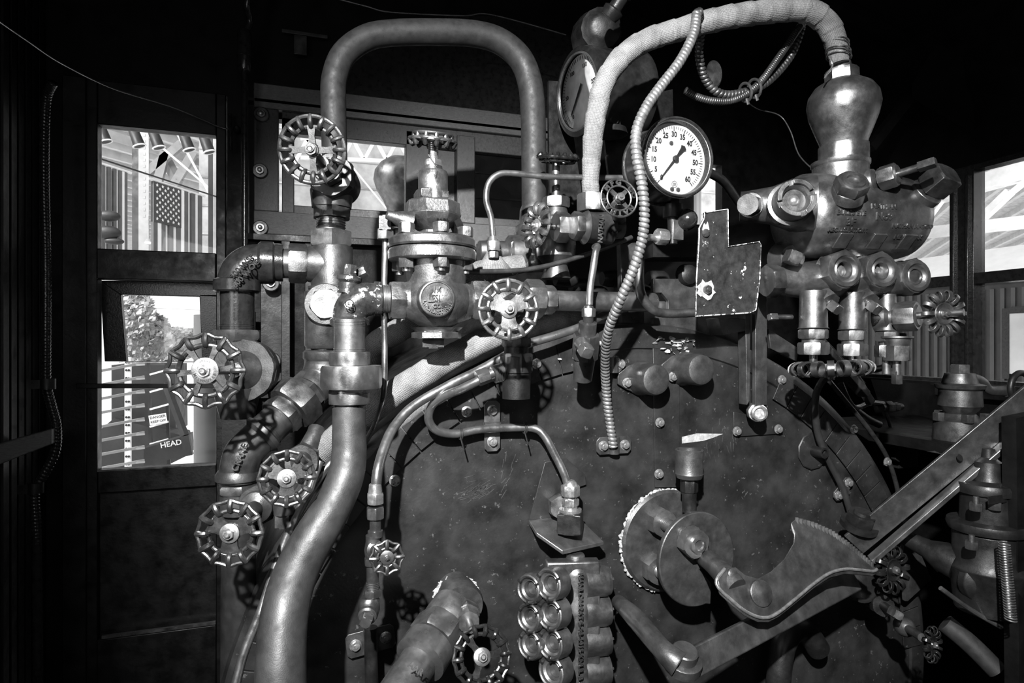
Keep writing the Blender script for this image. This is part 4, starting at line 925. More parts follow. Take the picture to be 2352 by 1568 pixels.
# wall tube, cables, conduit on the left
t = thing('vertical_wall_pipe', 'thin dark vertical pipe with a coupling, left of the wooden window frame', 'pipe', fr(562, 300, 2.25))
m = M(); m.tube(pp([(575, -60, 2.2), (568, 10, 2.22), (574, 50, 2.25), (563, 90, 2.25), (562, 200, 2.25), (562, 400, 2.25), (562, 600, 2.25)]), .011, n=16); m.out('pipe', BLKGL, t)
m = M(); G = fr(562, 165, 2.25, UP); m.lathe(G, [(0, 13), (5, 16), (85, 16), (95, 12)], 20); m.ring(G, 16, 2.4, z=36, n=24, m=6); m.out('coupling', BLKGL, t)
def conduit(name, ps, r, lab, pitch, mat, amp=.13, cat='conduit', rings=8):
    P = pp(ps); L_ = sum((P[i+1]-P[i]).length for i in range(len(P)-1)); res = max(6, int(L_/pitch*rings/(len(P)-1)))
    def rf(l, a):
        f = (l/pitch + a/(2*PI)) % 1.0
        return 1.0 if .2 < f < .86 else 1 - 2*amp
    m = M(); m.tube(P, r, n=14, res=res, rf=rf); return m.out(name, mat, None, lab, cat, sharp=180)
conduit('flexible_conduit', [(122, 190, 2.05), (105, 240, 2.1), (102, 400, 2.1), (106, 600, 2.1), (106, 800, 2.1), (107, 880, 2.1), (118, 930, 2.1), (130, 980, 2.1), (126, 1040, 2.1), (95, 1100, 2.1), (80, 1130, 2.1), (84, 1250, 2.1), (88, 1600, 2.1)], .0125, 'thin ribbed conduit snaking down the dark wall at far left', .010, BLKGL, .06, rings=5)
for (px, py, lab) in ((100, 882, 'small clamp on the far left ribbed conduit at mid height'), (72, 1122, 'small clamp on the far left ribbed conduit near its lower bend')):
    m = M(); F = fr(px, py, 2.08, T); m.box(F, -26, 16, -10, 10, 0, 5); m.lathe(F.sub(6, -12, -6, (0,1,0)), [(0, 16), (24, 16)], 16); m.out('conduit_clamp', IRON2, None, lab, 'clamp', 'clamps on the left conduit')
m = M(); m.slab(pxpoly([(-60, 1035), (118, 985), (118, 1020), (-60, 1090)], 2.06), (0, .08, 0)); m.out('arm_rest_board', WOOD, None, 'dark wooden arm-rest board at the far left edge', 'board', bev=.003)
t = tb('bell_cord', [(-30, 30, 1.6), (60, 92, 1.8), (140, 145, 2.0), (260, 203, 2.2), (400, 247, 2.3), (500, 290, 2.36), (525, 296, 2.36)], .0025, 'thin cord sagging from the upper left corner to a hook over the door', mat=STEEL, cat='cord')
m = M(); m.tube(pp([(528, 262, 2.36), (529, 300, 2.34), (530, 345, 2.34)]), .006, n=10); m.lathe(fr(544, 296, 2.36, T), [(0, 8), (8, 6), (12, 3)], 14); m.out('door_hook', BLKGL, None, 'black hook and stud where the thin cord ends', 'hook')
# ================================================================ centre: regulator valve, gauges, hoses
t = thing('reducing_valve', 'silvered pressure regulator with round name disc, bolted flange and top wheel', 'valve', fr(1003, 690, 1.2))
Y0 = 1.2; F = fr(1003, 690, Y0, UP)
m = M(); m.ball(F, 80, sq=.84, n=48, m=24); m.lathe(F, [(30, 66), (62, 70), (92, 72)], 40)
m.lathe(F, [(-86, 42), (-74, 46), (-62, 60)], 40); m.lathe(F, [(-88, 55), (-86, 58), (-74, 58), (-72, 50), (-66, 48)], 8)
m.lathe(fr(930, 690, Y0, R_), [(-14, 40), (0, 42), (60, 66), (90, 66), (150, 42), (164, 40)], 40); m.out('body_casting', CAST, t)
m = M(); m.hexa(fr(895, 690, Y0, R_), 48, 34, 0, ph=0); m.out('inlet_hexagon', CAST, t)
m = M(); m.hexa(fr(1080, 690, Y0, R_), 50, 40, 0, ph=0); m.out('outlet_hexagon', CAST, t)
m = M(); m.hexa(fr(995, 800, Y0, UP), 34, 26, 0, n=4, ph=.6); m.out('square_plug', IRON2, t)
D = fr(1004, 686, Y0-.062, T); m = M(); m.lathe(D, [(-24, 46), (0, 42), (3, 42), (4.5, 40), (4.5, 38), (2, 37), (2, .01)], 48, cap=False); m.out('name_disc', BRONZ, t)
m = M(); m.text(D, '1¼', 20, 5, 1.5, bold=.5, xs=.8); m.v = [v + D.y*20*D.k for v in m.v]; n0 = len(m.v)
m.text(D, 'LESLIE', 23, 5, 1.5, bold=.6, xs=.72); n1 = len(m.v); m.text(D, 'CO.', 13, 5, 1.5, bold=.5); m.v[n1:] = [v - D.y*17*D.k for v in m.v[n1:]]
m.text(D, 'LYNDHURST N.J.', 11, 5, 1.5, arc=(31, -PI/2, -2.9), bold=.35); m.out('raised_name', STEEL, t)
m = M(); F = fr(993, 600, Y0, UP); m.lathe(F, [(-2, 94), (2, 100), (20, 101), (25, 98), (26, 60)], 64); m.out('lower_flange', CAST, t)
m = M(); m.lathe(F, [(28, 98), (32, 101), (46, 100), (52, 94), (56, 40)], 64); m.out('upper_flange', CAST, t)
for k in range(6):
    a = 2*PI*k/6 - .2 - PI/2 + .25; x, y = 78*math.cos(a), 78*math.sin(a)
    m = M(); m.hexa(F.sub(x, y, 54), 18, 22, 0, ph=k); m.hexa(F.sub(x, y, -22), 18, 22, 0, ph=k*1.3); m.lathe(F.sub(x, y, -30), [(0, 9), (100, 9)], 12); m.out('flange_bolt', CAST, t)
m = M(); m.lathe(F, [(50, 30), (84, 28)], 28); m.lathe(F, [(70, 34), (88, 60), (104, 68), (106, 66), (132, 64), (136, 56)], 8, ph=.4); 
F2 = fr(993, 475, Y0, UP)
m.lathe(fr(945, 512, Y0-.02, (-1, -.15, .25)), [(0, 26), (20, 22), (44, 12), (60, 10)], 20); m.out('bonnet', CAST, t, bev=.0015)
m = M(); m.lathe(fr(1045, 520, Y0-.01, (1, 0, .4)), [(-4, 26), (14, 20), (16, 14)], 20); m.out('rib_lug', IRON2, t)
m = M(); m.text(fr(1012, 478, Y0-.085, T), '46531', 17, 3, -1, bold=.5); m.out('cast_number', CAST, t)
m = M(); m.hexa(fr(990, 462, Y0, UP), 46, 24, 0, n=4, ph=PI/4+.1); m.out('square_collar', CAST, t, bev=.001)
m = M(); G = fr(995, 480, Y0, UP); m.lathe(G, [(0, 34), (80, 34), (86, 31), (88, 22), (98, 20), (100, 16)], 36); m.out('spring_case', CAST, t)
m = M(); m.hexa(G, 20, 14, 98); m.thread(G, 12, 42, 110, 9, 20); m.out('adjusting_screw', BRITE, t)
m = M(); m.tube([G.p(-14, -14, 120), G.p(-2, -20, 100), G.p(4, -26, 92), G.p(2, -34, 74), G.p(-1, -34, 62)], .0012, n=6); m.out('locking_wire', RUBBR, t)
handwheel(fr(994, 322, Y0, (-.02, .22, -1)), 55, t, n=12, spokes=4, ri=.8, wav=.03, rib=.07, hub=.3, depth=.5, ro=.07, mat=IRON, plate=False, nutmat=IRON)
m = M(); G = fr(994, 330, Y0, (.02, -.25, 1)); m.lathe(G, [(4, 30), (6, 54), (10, 54), (11, 44), (9, 18)], 40); m.out('wheel_rim_plate', STEEL, t)
t = thing('pilot_fitting', 'small black elbow fitting and nut left of the regulator bonnet', 'fitting', fr(890, 520, 1.21))
m = M(); m.hexa(fr(886, 522, 1.21, UP), 19, 34, -8, n=4); m.hexa(fr(900, 506, 1.21, R_), 14, 26, -6, n=4); m.out('elbow', IRON2, t)
m = M(); m.hexa(fr(885, 522, 1.215, DN), 20, 24, 4); m.out('nut', STEEL, t)
# outlet run right of the regulator: valve with round wheel standing on boiler
t = thing('outlet_globe_valve', 'globe valve with a bright twelve-rib wheel casting its shadow on the boiler end', 'valve', fr(1170, 720, 1.15))
m = M(); G = fr(1120, 690, 1.2, R_); m.thread(G, 30, 20, 0, 5); m.lathe(G, [(15, 36), (60, 46), (100, 36)], 32); m.out('globe', IRON, t)
m = M(); m.hexa(fr(1206, 686, 1.21, R_), 46, 40, 0); m.out('union_nut', STEEL, t)
m = M(); m.hexa(fr(1247, 688, 1.215, R_), 34, 26, 0); m.out('tail_hexagon', STEEL, t)
m = M(); G = fr2(1180, 700, 1.19, 1168, 712, 1.05); m.lathe(G, [(0, 30), (40, 26), (44, 14), (80, 9), (130, 8)], 24); m.hexa(G, 30, 26, 40); m.out('bonnet', IRON2, t)
handwheel(fr(1168, 710, 1.03, (-.10, -1, .08)), 71, t, n=12, spokes=3, ri=.66, wav=.0, rib=.06, hub=.3, web=True, ph=2.65, depth=.14, mat=STEEL)
t = thing('vertical_relief_fitting', 'dark upright fitting under the round wheel with a threaded side port', 'fitting', fr(1180, 860, 1.18))
m = M(); F = fr(1186, 915, 1.18, UP); m.lathe(F, [(0, 32), (58, 33), (60, 36), (96, 36), (100, 28), (150, 28)], 28); m.hexa(F, 38, 44, 60); m.hexa(F, 34, 22, 118); m.out('fitting_body', IRON2, t)
m = M(); G = fr(1160, 852, 1.18, (-1, -.1, -.25)); m.thread(G, 21, 30, 0, 7, 24); m.hexa(G, 15, 14, 32); m.lathe(G, [(30, 8), (50, 8)], 16); m.out('threaded_port', STEEL, t)
m = M(); m.hexa(Fr(at(1100, 868, 1.17), at(1130, 857, 1.17)-at(1100, 868, 1.17), mpp(1110, 1.17)), 19, 28, -4); m.out('compression_nut', STEEL, t)
pipe('outlet_pipe', [(1262, 690, 1.22), (1350, 692, 1.23), (1440, 693, 1.24), (1500, 694, 1.25)], .0215, STEEL, 'straight horizontal pipe running right from the outlet valve behind the conduit')
# turret valves
t = thing('injector_steam_valve', 'bronze valve body with two dark scalloped wheels, right of the arch pipe', 'valve', fr(1275, 540, 1.33))
m = M(); G = fr(1277, 610, 1.35, UP); m.lathe(G, [(-30, 34), (-14, 30), (0, 26), (20, 44), (50, 46), (80, 42), (96, 34), (108, 36), (112, 30), (134, 24)], 36); m.hexa(G, 32, 24, 132); m.lathe(G, [(156, 14), (160, 10), (196, 10), (196, 10)], 20); m.out('valve_body', BRONZ, t)
m = M(); m.lathe(G, [(150, 10), (250, 9)], 16); m.out('upright_stem', STEEL, t)
m = M(); G2 = fr(1262, 520, 1.27, R_); m.lathe(G2, [(-30, 8), (12, 8)], 14); m.hexa(G2, 36, 32, 14); m.hexa(G2, 30, 22, 50); m.lathe(G2, [(44, 24), (52, 24)], 20); m.out('packing_nut', BRONZ, t)
handwheel(fr(1281, 364, 1.34, (.0, -.22, 1)), 47, t, n=16, spokes=4, ri=.8, wav=.02, rib=.08, hub=.2, depth=.35, ro=.08, mat=WHEELD, plate=False, name='upper_handwheel', nutmat=WHEELD)
handwheel(fr(1232, 518, 1.26, (-1, -.28, .1)), 52, t, n=12, spokes=4, ri=.6, wav=.0, rib=.1, hub=.3, depth=.3, ro=.07, mat=BRONZ, name='side_handwheel')
t = thing('steam_hose_valve', 'bronze valve with raised lettering at the foot of the white wrapped hose', 'valve', fr(1370, 520, 1.22))
m = M(); G = fr(1330, 520, 1.22, R_); m.lathe(G, [(0, 26), (10, 34), (14, 40), (20, 36), (80, 38), (84, 26), (110, 22)], 36); m.out('body_barrel', BRONZ, t)
m = M(); m.hexa(fr(1316, 518, 1.22, R_), 34, 20, 0); m.out('inlet_nut', BRONZ, t)
m = M(); m.text(fr(1380, 525, 1.17, (-.1, -1, .1), roll=PI/2-.1), 'NATHAN', 16, 2.5, .0, bold=.4); m.out('raised_name', BRONZ, t)
m = M(); m.hexa(fr(1358, 446, 1.22, DN), 33, 40, 0, ph=.3); m.out('hose_nut', STEEL, t)
m = M(); m.hexa(fr(1408, 520, 1.22, R_), 22, 22, 0, n=4); m.lathe(fr(1420, 525, 1.2, T), [(0, 8), (2, 8)], 12); m.out('side_plug', STEEL, t)
m = M(); m.lathe(fr2(1420, 505, 1.22, 1424, 455, 1.06), [(0, 18), (100, 12), (160, 8)], 20); m.out('angled_stem', IRON2, t)
F = fr(1422, 455, 1.05, (-.1, -1, .1))
m = M(); m.ring(F, 44, 2.6, n=60, m=8); m.ring(F, 29, 2.4, n=48, m=8); 
for k in range(4):
    a = PI/4 + k*PI/2; m.plate(F.sub(0,0,-5, roll=a), [(8, -6), (30, -4), (30, 4), (8, 6)], 4)
m.lathe(F, [(-8, 12), (4, 12), (6, 10)], 20); hwl = m.out('lettered_handwheel', WHEEL, t)
m = M(); m.text(F, 'NATHAN MFG CO ', 17, 3.5, -1.6, arc=(36.5, PI*.86, 2*PI), bold=.9); m.out('rim_letters', WHEEL, hwl)
m = M(); m.hexa(F, 10, 7, 6); m.lathe(F, [(13, 5), (16, 4)], 12); m.out('wheel_nut', STEEL, hwl)
tb('hook_tube', [(1480, 408, 1.30), (1380, 408, 1.30), (1250, 405, 1.30), (1180, 398, 1.30), (1145, 400, 1.30), (1122, 422, 1.30), (1117, 460, 1.30), (1128, 500, 1.30), (1132, 545, 1.30)], .0068, 'bright bent tube crossing the arch pipe and dropping to the white taped cone', mat=TUBE)
m = M(); G = fr(1133, 578, 1.30, UP); m.hexa(G, 12, 14, -14); m.hexa(G, 15, 22, 2); m.lathe(G, [(24, 12), (36, 8)], 20); m.out('tube_nut', BRITE, None, 'bright compression nut on top of the white taped cone', 'nut')
tb('short_hook_tube', [(1362, 620, 1.16), (1368, 580, 1.16), (1372, 566, 1.17), (1366, 568, 1.19)][::-1] + [(1356, 660, 1.16), (1354, 700, 1.16)], .0072, 'short upright tube with hooked top below the lettered valve', mat=TUBE)
t = thing('plug_cock', 'slanting bronze cock with a square handle stub at the boiler top', 'cock', fr(1345, 780, 1.18))
m = M(); G = fr(1352, 722, 1.16, UP); m.hexa(G, 16, 20, -6); m.lathe(G, [(10, 14), (20, 10)], 18); m.out('tube_nut', STEEL, t)
m = M(); G = fr2(1351, 735, 1.16, 1340, 850, 1.2); m.lathe(G, [(-10, 12), (4, 12), (6, 21), (34, 21)], 24); m.hexa(G, 32, 60, 34, n=6); m.lathe(G, [(94, 26), (150, 22)], 24); m.out('cock_body', IRON, t)
m = M(); G = fr2(1336, 790, 1.14, 1362, 830, 1.07); m.lathe(G, [(-4, 17), (22, 15)], 16); m.hexa(G, 18, 34, 16, n=4, ph=.5); m.out('handle_stub', STEEL, t, bev=.001)
# round gauge
GY = 1.12
t = thing('pressure_gauge', 'round white-faced gauge numbered 0 to 60 with a black needle', 'gauge', fr(1552, 362, GY, T))
F = fr(1556, 362, GY, T)
m = M(); m.lathe(F, [(-150, 40), (-120, 60), (-110, 84), (-90, 88), (-60, 86), (-20, 86), (-4, 91)], 64, cap=False); m.lathe(F, [(-16, 86), (-16, .01)], 40, cap=False); m.ring(F, 88, 5, n=64, m=8, z=-92); m.out('case', BLKGL, t)
m = M(); m.lathe(F, [(-8, 88), (-4, 93), (4, 93.5), (9, 91), (10, 88), (8, 86), (3, 85), (-12, 83)], 72, cap=False); m.out('bezel', BLKGL, t)
m = M(); m.ring(F, 92.3, 1.6, n=80, m=8, z=2); m.ring(F, 85.5, 1.0, n=80, m=6, z=4); m.out('bezel_rim', BRITE, t)
m = M(); m.lathe(F, [(-13, 83), (-12.5, .01)], 64, cap=False); dl = m.out('dial', DIAL, t)
m = M()
def dang(v): return math.radians(232.5 - v*4.72)
for v in range(0, 61):
    a = dang(v); r0 = 65 if v % 5 == 0 else 70; G = F.sub(0, 0, -12.4, roll=a); m.box(G, r0, 76, -.45 if v % 5 else -.8, .45 if v % 5 else .8, 0, .4)
m.out('scale_marks', INK, dl)
for v in range(0, 61, 5):
    a = dang(v); G = F.sub(56*math.cos(a), 57*math.sin(a), -12.2); m = M(); m.text(G, str(v), 17, .4, bold=.45, xs=.85); m.out('numeral', INK, dl)
G = F.sub(0, 0, -9, roll=dang(.3)); m = M(); m.plate(G, [(-30, -5), (-36, -8), (-40, 0), (-36, 8), (-30, 5), (-8, 2.2), (0, 6), (8, 2.2), (64, .6), (64, -.6), (8, -2.2), (0, -6), (-8, -2.2)], 1.2); m.lathe(G, [(0, 7), (5, 7), (6, 4)], 20); m.out('needle', INK, t)
for (x, y) in ((-9, 36), (-7, -70), (9, -70)):
    m = M(); G = F.sub(x, y, -12); m.lathe(G, [(0, 5), (2, 4.6), (2.5, 3)], 16); m.box(G.sub(0,0,0, roll=.7), -4, 4, -.7, .7, 2, 2.9); m.out('dial_screw', STEEL, dl)
m = M(); G = F.sub(0, -58, -12.2); m.ring(G, 7.5, .4, n=8, m=4); m.box(G, -4, 4, -.4, .4, 0, .3); m.box(G, -4, 4, 2.4, 3, 0, .3); m.box(G, -4, 4, -3, -2.4, 0, .3); m.out('maker_emblem', INK, dl)
m = M(); m.lathe(F, [(2, 85), (2.3, .01)], 48, cap=False); m.out('cover_glass', GLASS, t)
m = M(); m.lathe(fr(1545, 470, 1.2, UP), [(-90, 10), (-30, 12), (-30, 22), (0, 22)], 20); m.out('stem', IRON2, t)
# big steam gauge seen obliquely
t = thing('steam_gauge', 'large dark-cased gauge high up, turned left, with a glare-toned pale face', 'gauge', fr(1340, 215, 1.25))
NF = V((-.985, -.12, -.10)); F = Fr(at(1330, 212, 1.42), NF, mpp(1330, 1.42)*1.0)
m = M(); m.lathe(F, [(-150, 96), (-146, 104), (-132, 106), (-120, 100), (-60, 98), (-10, 100), (4, 98), (8, 88), (2, 82)], 64, cap=False); m.lathe(F, [(-150, 96), (-150, .01)], 40, cap=False); m.out('case', IRON2, t)
m = M(); m.ring(F, 84, 3.2, n=64, m=8, z=5); m.out('bright_ring', STEEL, t)
m = M(); m.lathe(F, [(-4, 82), (-3.6, .01)], 48, cap=False); dl = m.out('dial', DIALG, t)
m = M()
for k in range(6):
    a = math.radians(230 - 56*k); m.text(F.sub(58*math.cos(a), 58*math.sin(a), -3), str(k*50), 13, .6, bold=.1)
for k in range(51):
    a = math.radians(230 - 5.6*k); m.box(F.sub(0, 0, -3, roll=a), 70, 78, -.6, .6, 0, .5)
m.out('numerals', INK, dl)
m = M(); m.plate(F.sub(0, 0, 0, roll=math.radians(225)), [(-20, -4), (60, -1), (60, 1), (-20, 4)], 1.5); m.out('needle', INK, t)
m = M(); m.lathe(F, [(4, 82), (12, 60), (16, 30), (17, .01)], 48, cap=False); m.out('domed_glass', GLASS, t)
t = thing('gauge_lamp', 'dark stubby lamp fitting perched on top of the large oblique gauge', 'lamp', fr(1395, 60, 1.22))
m = M(); G = fr2(1378, 70, 1.4, 1400, 30, 1.28); m.lathe(G, [(-60, 60), (-20, 54), (0, 46), (16, 46), (20, 38), (28, 30), (32, 20)], 14); m.out('hood', IRON2, t)
m = M(); m.lathe(fr2(1398, 40, 1.28, 1445, -30, 1.24), [(0, 20), (14, 24), (20, 24), (24, 16), (50, 15), (54, 20), (64, 20), (70, 12), (100, 12)], 20); m.out('socket', IRON2, t)
m = M(); a = at(1262, 185, 1.42); m.slab(pxpoly([(1260, 185), (1300, 188), (1340, 470), (1262, 470)], 1.55), (0, .01, 0)); m.slab(pxpoly([(1380, 240), (1545, 205), (1548, 330), (1400, 420)], 1.5), (0, .01, 0)); m.out('gauge_back_plate', IRON2, None, 'dark painted mounting plate behind the two gauges', 'plate')
m = M(); F = fr(1395, 285, 1.3, T); m.box(F, -8, 34, -10, 10, -8, 0); m.lathe(F.sub(10, -10, 0, (0,-1,0)), [(0, 34), (14, 38), (18, 20)], 20); m.hexa(F.sub(12, 6, 6), 10, 8); m.out('gauge_foot_bracket', IRON2, None, 'dark bolted bracket just under the large oblique gauge', 'bracket')
# wrapped hose over the top
hose = wrap('wrapped_steam_hose', [(1357, 452, 1.22), (1357, 400, 1.21), (1362, 320, 1.20), (1372, 250, 1.19), (1388, 190, 1.18), (1425, 135, 1.17), (1480, 95, 1.16), (1560, 68, 1.15), (1660, 42, 1.13), (1760, 27, 1.12), (1840, 22, 1.11), (1885, 40, 1.11), (1912, 75, 1.11), (1924, 115, 1.11), (1928, 145, 1.11)], [19, 20, 23, 24, 24, 25, 25, 25, 26, 26, 26, 26, 25, 22, 20], 'thick tape-wrapped hose arching from the lettered valve to the bulb fitting', amp=.10, pitch=.045)
t = thing('hose_binding_wire', 'coils of thin wire binding the wrapped hose just above the bulb fitting', 'wire', fr(1924, 120, 1.11))
m = M()
for k, (x, y) in enumerate(((1921, 98), (1922, 105), (1925, 118), (1926, 124), (1927, 131))): m.ring(fr(x, y, 1.11, (.15+.1*(k%2), 0, 1)), 26, 1.6, n=28, m=6)
m.out('coils', STEEL, t); m = M(); m.tube(pp([(1904, 128, 1.08), (1912, 150, 1.08), (1900, 170, 1.08), (1894, 180, 1.08)]), .0022, n=6); m.out('loose_end', BRITE, t)
# spiral armoured conduit
conduit('spiral_conduit', [(1600, 32, 1.10), (1592, 80, 1.085), (1562, 140, 1.07), (1520, 195, 1.06), (1485, 245, 1.05), (1462, 300, 1.045), (1462, 355, 1.04), (1474, 420, 1.04), (1480, 480, 1.045), (1476, 545, 1.06), (1456, 615, 1.08), (1424, 690, 1.11), (1400, 750, 1.15), (1390, 810, 1.2), (1391, 880, 1.25), (1398, 950, 1.27), (1409, 1025, 1.28)], .0102, 'pale spiral-armoured conduit hanging across the gauge down to the boiler clip', .0096, ARMOR, .10)
conduit('dark_spiral_conduit', [(1604, 26, 1.10), (1610, 70, 1.16), (1606, 130, 1.2), (1622, 185, 1.22), (1655, 215, 1.22), (1700, 214, 1.22), (1760, 190, 1.22), (1815, 130, 1.22), (1842, 60, 1.2), (1846, 20, 1.18)], .0098, 'dark spiral conduit drooping in a loop behind the wrapped hose', .0096, IRON, .10)
conduit('braided_cable', [(1574, 207, 1.24), (1600, 222, 1.24), (1640, 232, 1.23), (1690, 228, 1.22), (1740, 195, 1.21), (1790, 130, 1.2), (1838, 60, 1.19)], .0085, 'dark braided cable tied alongside the drooping spiral conduit', .005, IRON, .05, cat='cable')
for (px, py, lab) in ((1712, 212, 'left of two pale cable ties on the drooping conduit'), (1733, 203, 'right of two pale cable ties on the drooping conduit')):
    m = M(); m.ring(fr(px, py, 1.215, (1, 0, .35)), 20, 2.2, n=24, m=6, flat=1.6); m.tube(pp([(px+3, py+14, 1.19), (px+7, py+28, 1.19)]), .0035, n=6); m.out('cable_tie', STEEL, None, lab, 'cable tie', 'pale cable ties')
m = M(); m.lathe(fr(1640, 170, 1.45, (-.2, -1, 0)), [(0, 20), (3, 18)], 24); m.v = [V((v.x, v.y, v.z + (v.z-at(1640,170,1.45).z)*.6)) for v in m.v]; m.out('oval_disc', IRON, None, 'dim oval disc hanging in the dark above the round gauge', 'disc')
tb('thin_wire', [(1706, 225, 1.25), (1740, 250, 1.3), (1790, 265, 1.3), (1815, 300, 1.28), (1835, 355, 1.25), (1870, 392, 1.2)], .0016, 'hair-thin wire running from the cable ties down to the bulb fitting', mat=IRON, cat='wire')
tb('ceiling_wire', [(770, -4, 2.0), (840, 14, 2.0), (900, 28, 2.0), (1060, 36, 2.0), (1130, 34, 2.0), (1300, 80, 2.0)], .002, 'thin wire strung along the dark ceiling over the arch pipe', mat=STEEL, cat='wire')
tb('gauge_pipe', [(1625, 395, 1.24), (1660, 415, 1.26), (1690, 455, 1.3), (1715, 490, 1.33)], .0105, 'dark bent pipe leaving the right side of the round gauge', mat=IRON2)
# knob, small elbows, chipped plate
t = thing('knob_handle', 'dark egg-shaped knob left of the chipped black plate', 'knob', fr(1590, 495, 1.15))
m = M(); G = fr2(1575, 506, 1.2, 1592, 494, 1.12); m.ball(G, 25, z=10, sq=1.25, n=28, m=16); m.out('grip', BLKGL, t); m = M(); m.lathe(G, [(-50, 9), (-24, 18), (-16, 22), (-10, 22)], 20); m.out('collar', STEEL, t)
t = thing('gauge_cock', 'small bright elbow fitting with nut under the round gauge', 'fitting', fr(1545, 530, 1.2))
m = M(); F = fr(1552, 530, 1.2, T); m.box(F, -13, 13, -22, 22, -12, 12); m.thread(fr(1549, 508, 1.2, UP), 10, 16, 0, 5, 16); m.hexa(fr(1548, 496, 1.2, UP), 14, 42, 4, n=4); m.out('square_elbow', STEEL, t, bev=.001)
m = M(); m.hexa(fr(1508, 543, 1.2, R_), 19, 26, 0); m.lathe(fr(1490, 545, 1.2, R_), [(0, 8), (24, 8)], 14); m.out('nut', BRITE, t)
t = thing('chipped_plate', 'black L-shaped metal plate with heavily chipped white edges', 'plate', fr(1672, 610, 1.17, T))
m = M(); P = [(1606, 545), (1606, 524), (1618, 500), (1618, 488), (1672, 480), (1673, 566), (1744, 555), (1748, 562), (1745, 640), (1736, 712), (1722, 718), (1598, 726), (1600, 640)]
m.slab(pxpoly(P, 1.165), (0, .006, 0)); m.out('sheet', BLKCH, t, bev=.001)
m = M(); Q = pxpoly(P, 1.163); m.tube(Q, .0014, n=6, closed=True, smooth=False, up=(0,-1,0)); m.out('bare_edge', mat_('chipped_edge_paint', .03, .4, .2, .4, 60, .2, 260, chip=(.49, .7, 55)), t)
m = M(); F = fr(1622, 665, 1.163, T); m.plate(F, [(random.uniform(15, 28)*math.cos(2*PI*i/18), random.uniform(15, 28)*math.sin(2*PI*i/18)) for i in range(18)], .8); F3 = fr(1621, 535, 1.163, T); m.plate(F3, [(random.uniform(5, 11)*math.cos(2*PI*i/12), 8+random.uniform(10, 22)*math.sin(2*PI*i/12)) for i in range(12)], .8); m.out('bare_patch', RAW, t)
m = M(); m.hexa(F, 10, 9, 1); m.lathe(F, [(10, 5), (13, 4)], 12); m.out('plate_bolt', STEEL, t)
m = M(); m.lathe(F3, [(0, 10), (3, 9), (4, 5)], 20); m.box(F3.sub(0,0,0,roll=.5), -9, 9, -1.5, 1.5, 3, 4.6); m.out('slotted_screw', STEEL, t)
tb('sleeved_cable', [(1468, 600, 1.20), (1468, 640, 1.2), (1475, 680, 1.2), (1500, 712, 1.2), (1540, 720, 1.2), (1600, 717, 1.19)], .010, 'smooth grey cable curving right into the lower corner of the chipped plate', mat=RUBBR if False else IRON, cat='cable')
tb('black_lead', [(1070, 624, 1.22), (1180, 622, 1.24), (1250, 612, 1.26), (1330, 590, 1.28), (1400, 565, 1.3), (1450, 545, 1.32)], .0055, 'thin dark lead slanting right from the regulator past the bronze valves', mat=IRON, cat='cable')
t = thing('turret_stand', 'dark bracket and plates standing on the boiler top behind the conduit', 'bracket', fr(1500, 680, 1.36))
m = M(); m.slab(pxpoly([(1425, 560), (1480, 555), (1480, 760), (1430, 760)], 1.33), (0, .02, 0)); m.slab(pxpoly([(1500, 640), (1600, 640), (1604, 765), (1500, 765), (1500, 730), (1535, 730), (1535, 690), (1520, 672), (1500, 672)], 1.335), (0, .012, 0)); m.out('side_plates', IRON, t, bev=.001)
m = M(); m.slab(pxpoly([(1500, 545), (1615, 560), (1660, 590), (1500, 590)], 1.35), (0, .1, 0)); m.lathe(fr(1585, 630, 1.32, T), [(-20, 26), (0, 22), (6, 12)], 20); m.out('cross_casting', IRON2, t)
m = M(); m.box(fr(1518, 712, 1.36, T), -16, 16, -20, 20, 0, 4); m.out('inner_block', STEEL, t)
m = M()
for k in range(10):
    m.lathe(Fr(at(1300+k*35, 640 + (k%3)*18, 1.42 + (k%2)*.03), R_, mpp(1400, 1.42)), [(-26, 16), (-10, 20), (12, 20), (24, 14)], 12)
m.out('turret_casting', IRON2, None, 'shadowed steam turret casting behind the horizontal pipe', 'casting')
# ================================================================ right: lubricator, brackets, brake gear
LY = 1.12
t = thing('lubricator', 'large bronze lubricator with cast lettering, bulb top and three sight ports', 'lubricator', fr(1960, 500, LY))
a = at(1827, 496, LY+.02); b_ = at(2078, 504, LY); G = Fr(a, b_-a, mpp(1990, LY)); Lh = (b_-a).length/G.k
m = M(); m.lathe(G, [(-22, 30), (-16, 62), (-4, 82), (14, 92), (40, 95), (Lh-34, 95), (Lh-14, 90), (Lh-2, 76), (Lh+2, 55), (Lh+5, .01)], 56)
m.lathe(fr(1930, 425, LY, UP), [(-20, 70), (0, 62), (14, 60), (40, 59), (44, 62), (52, 62), (54, 56)], 44)
m.out('oil_chamber', BRONZ, t)
m = M(); m.hexa(fr(1938, 372, LY, UP), 56, 40, -4, n=8, ph=.3); m.out('bulb_collar', BRONZ, t)
m = M(); F = fr(1937, 338, LY, UP); m.lathe(F, [(0, 48), (14, 52), (40, 62), (70, 73), (96, 78), (118, 74), (136, 62), (148, 44), (154, 26)], 56); m.out('condenser_bulb', BRONZ, t)
m = M(); G2 = fr(1934, 186, LY, (-.06, 0, 1)); m.hexa(G2, 36, 30, -4, n=6, ph=.2); m.lathe(G2, [(26, 22), (56, 18)], 24); m.out('bulb_nut', STEEL, t)
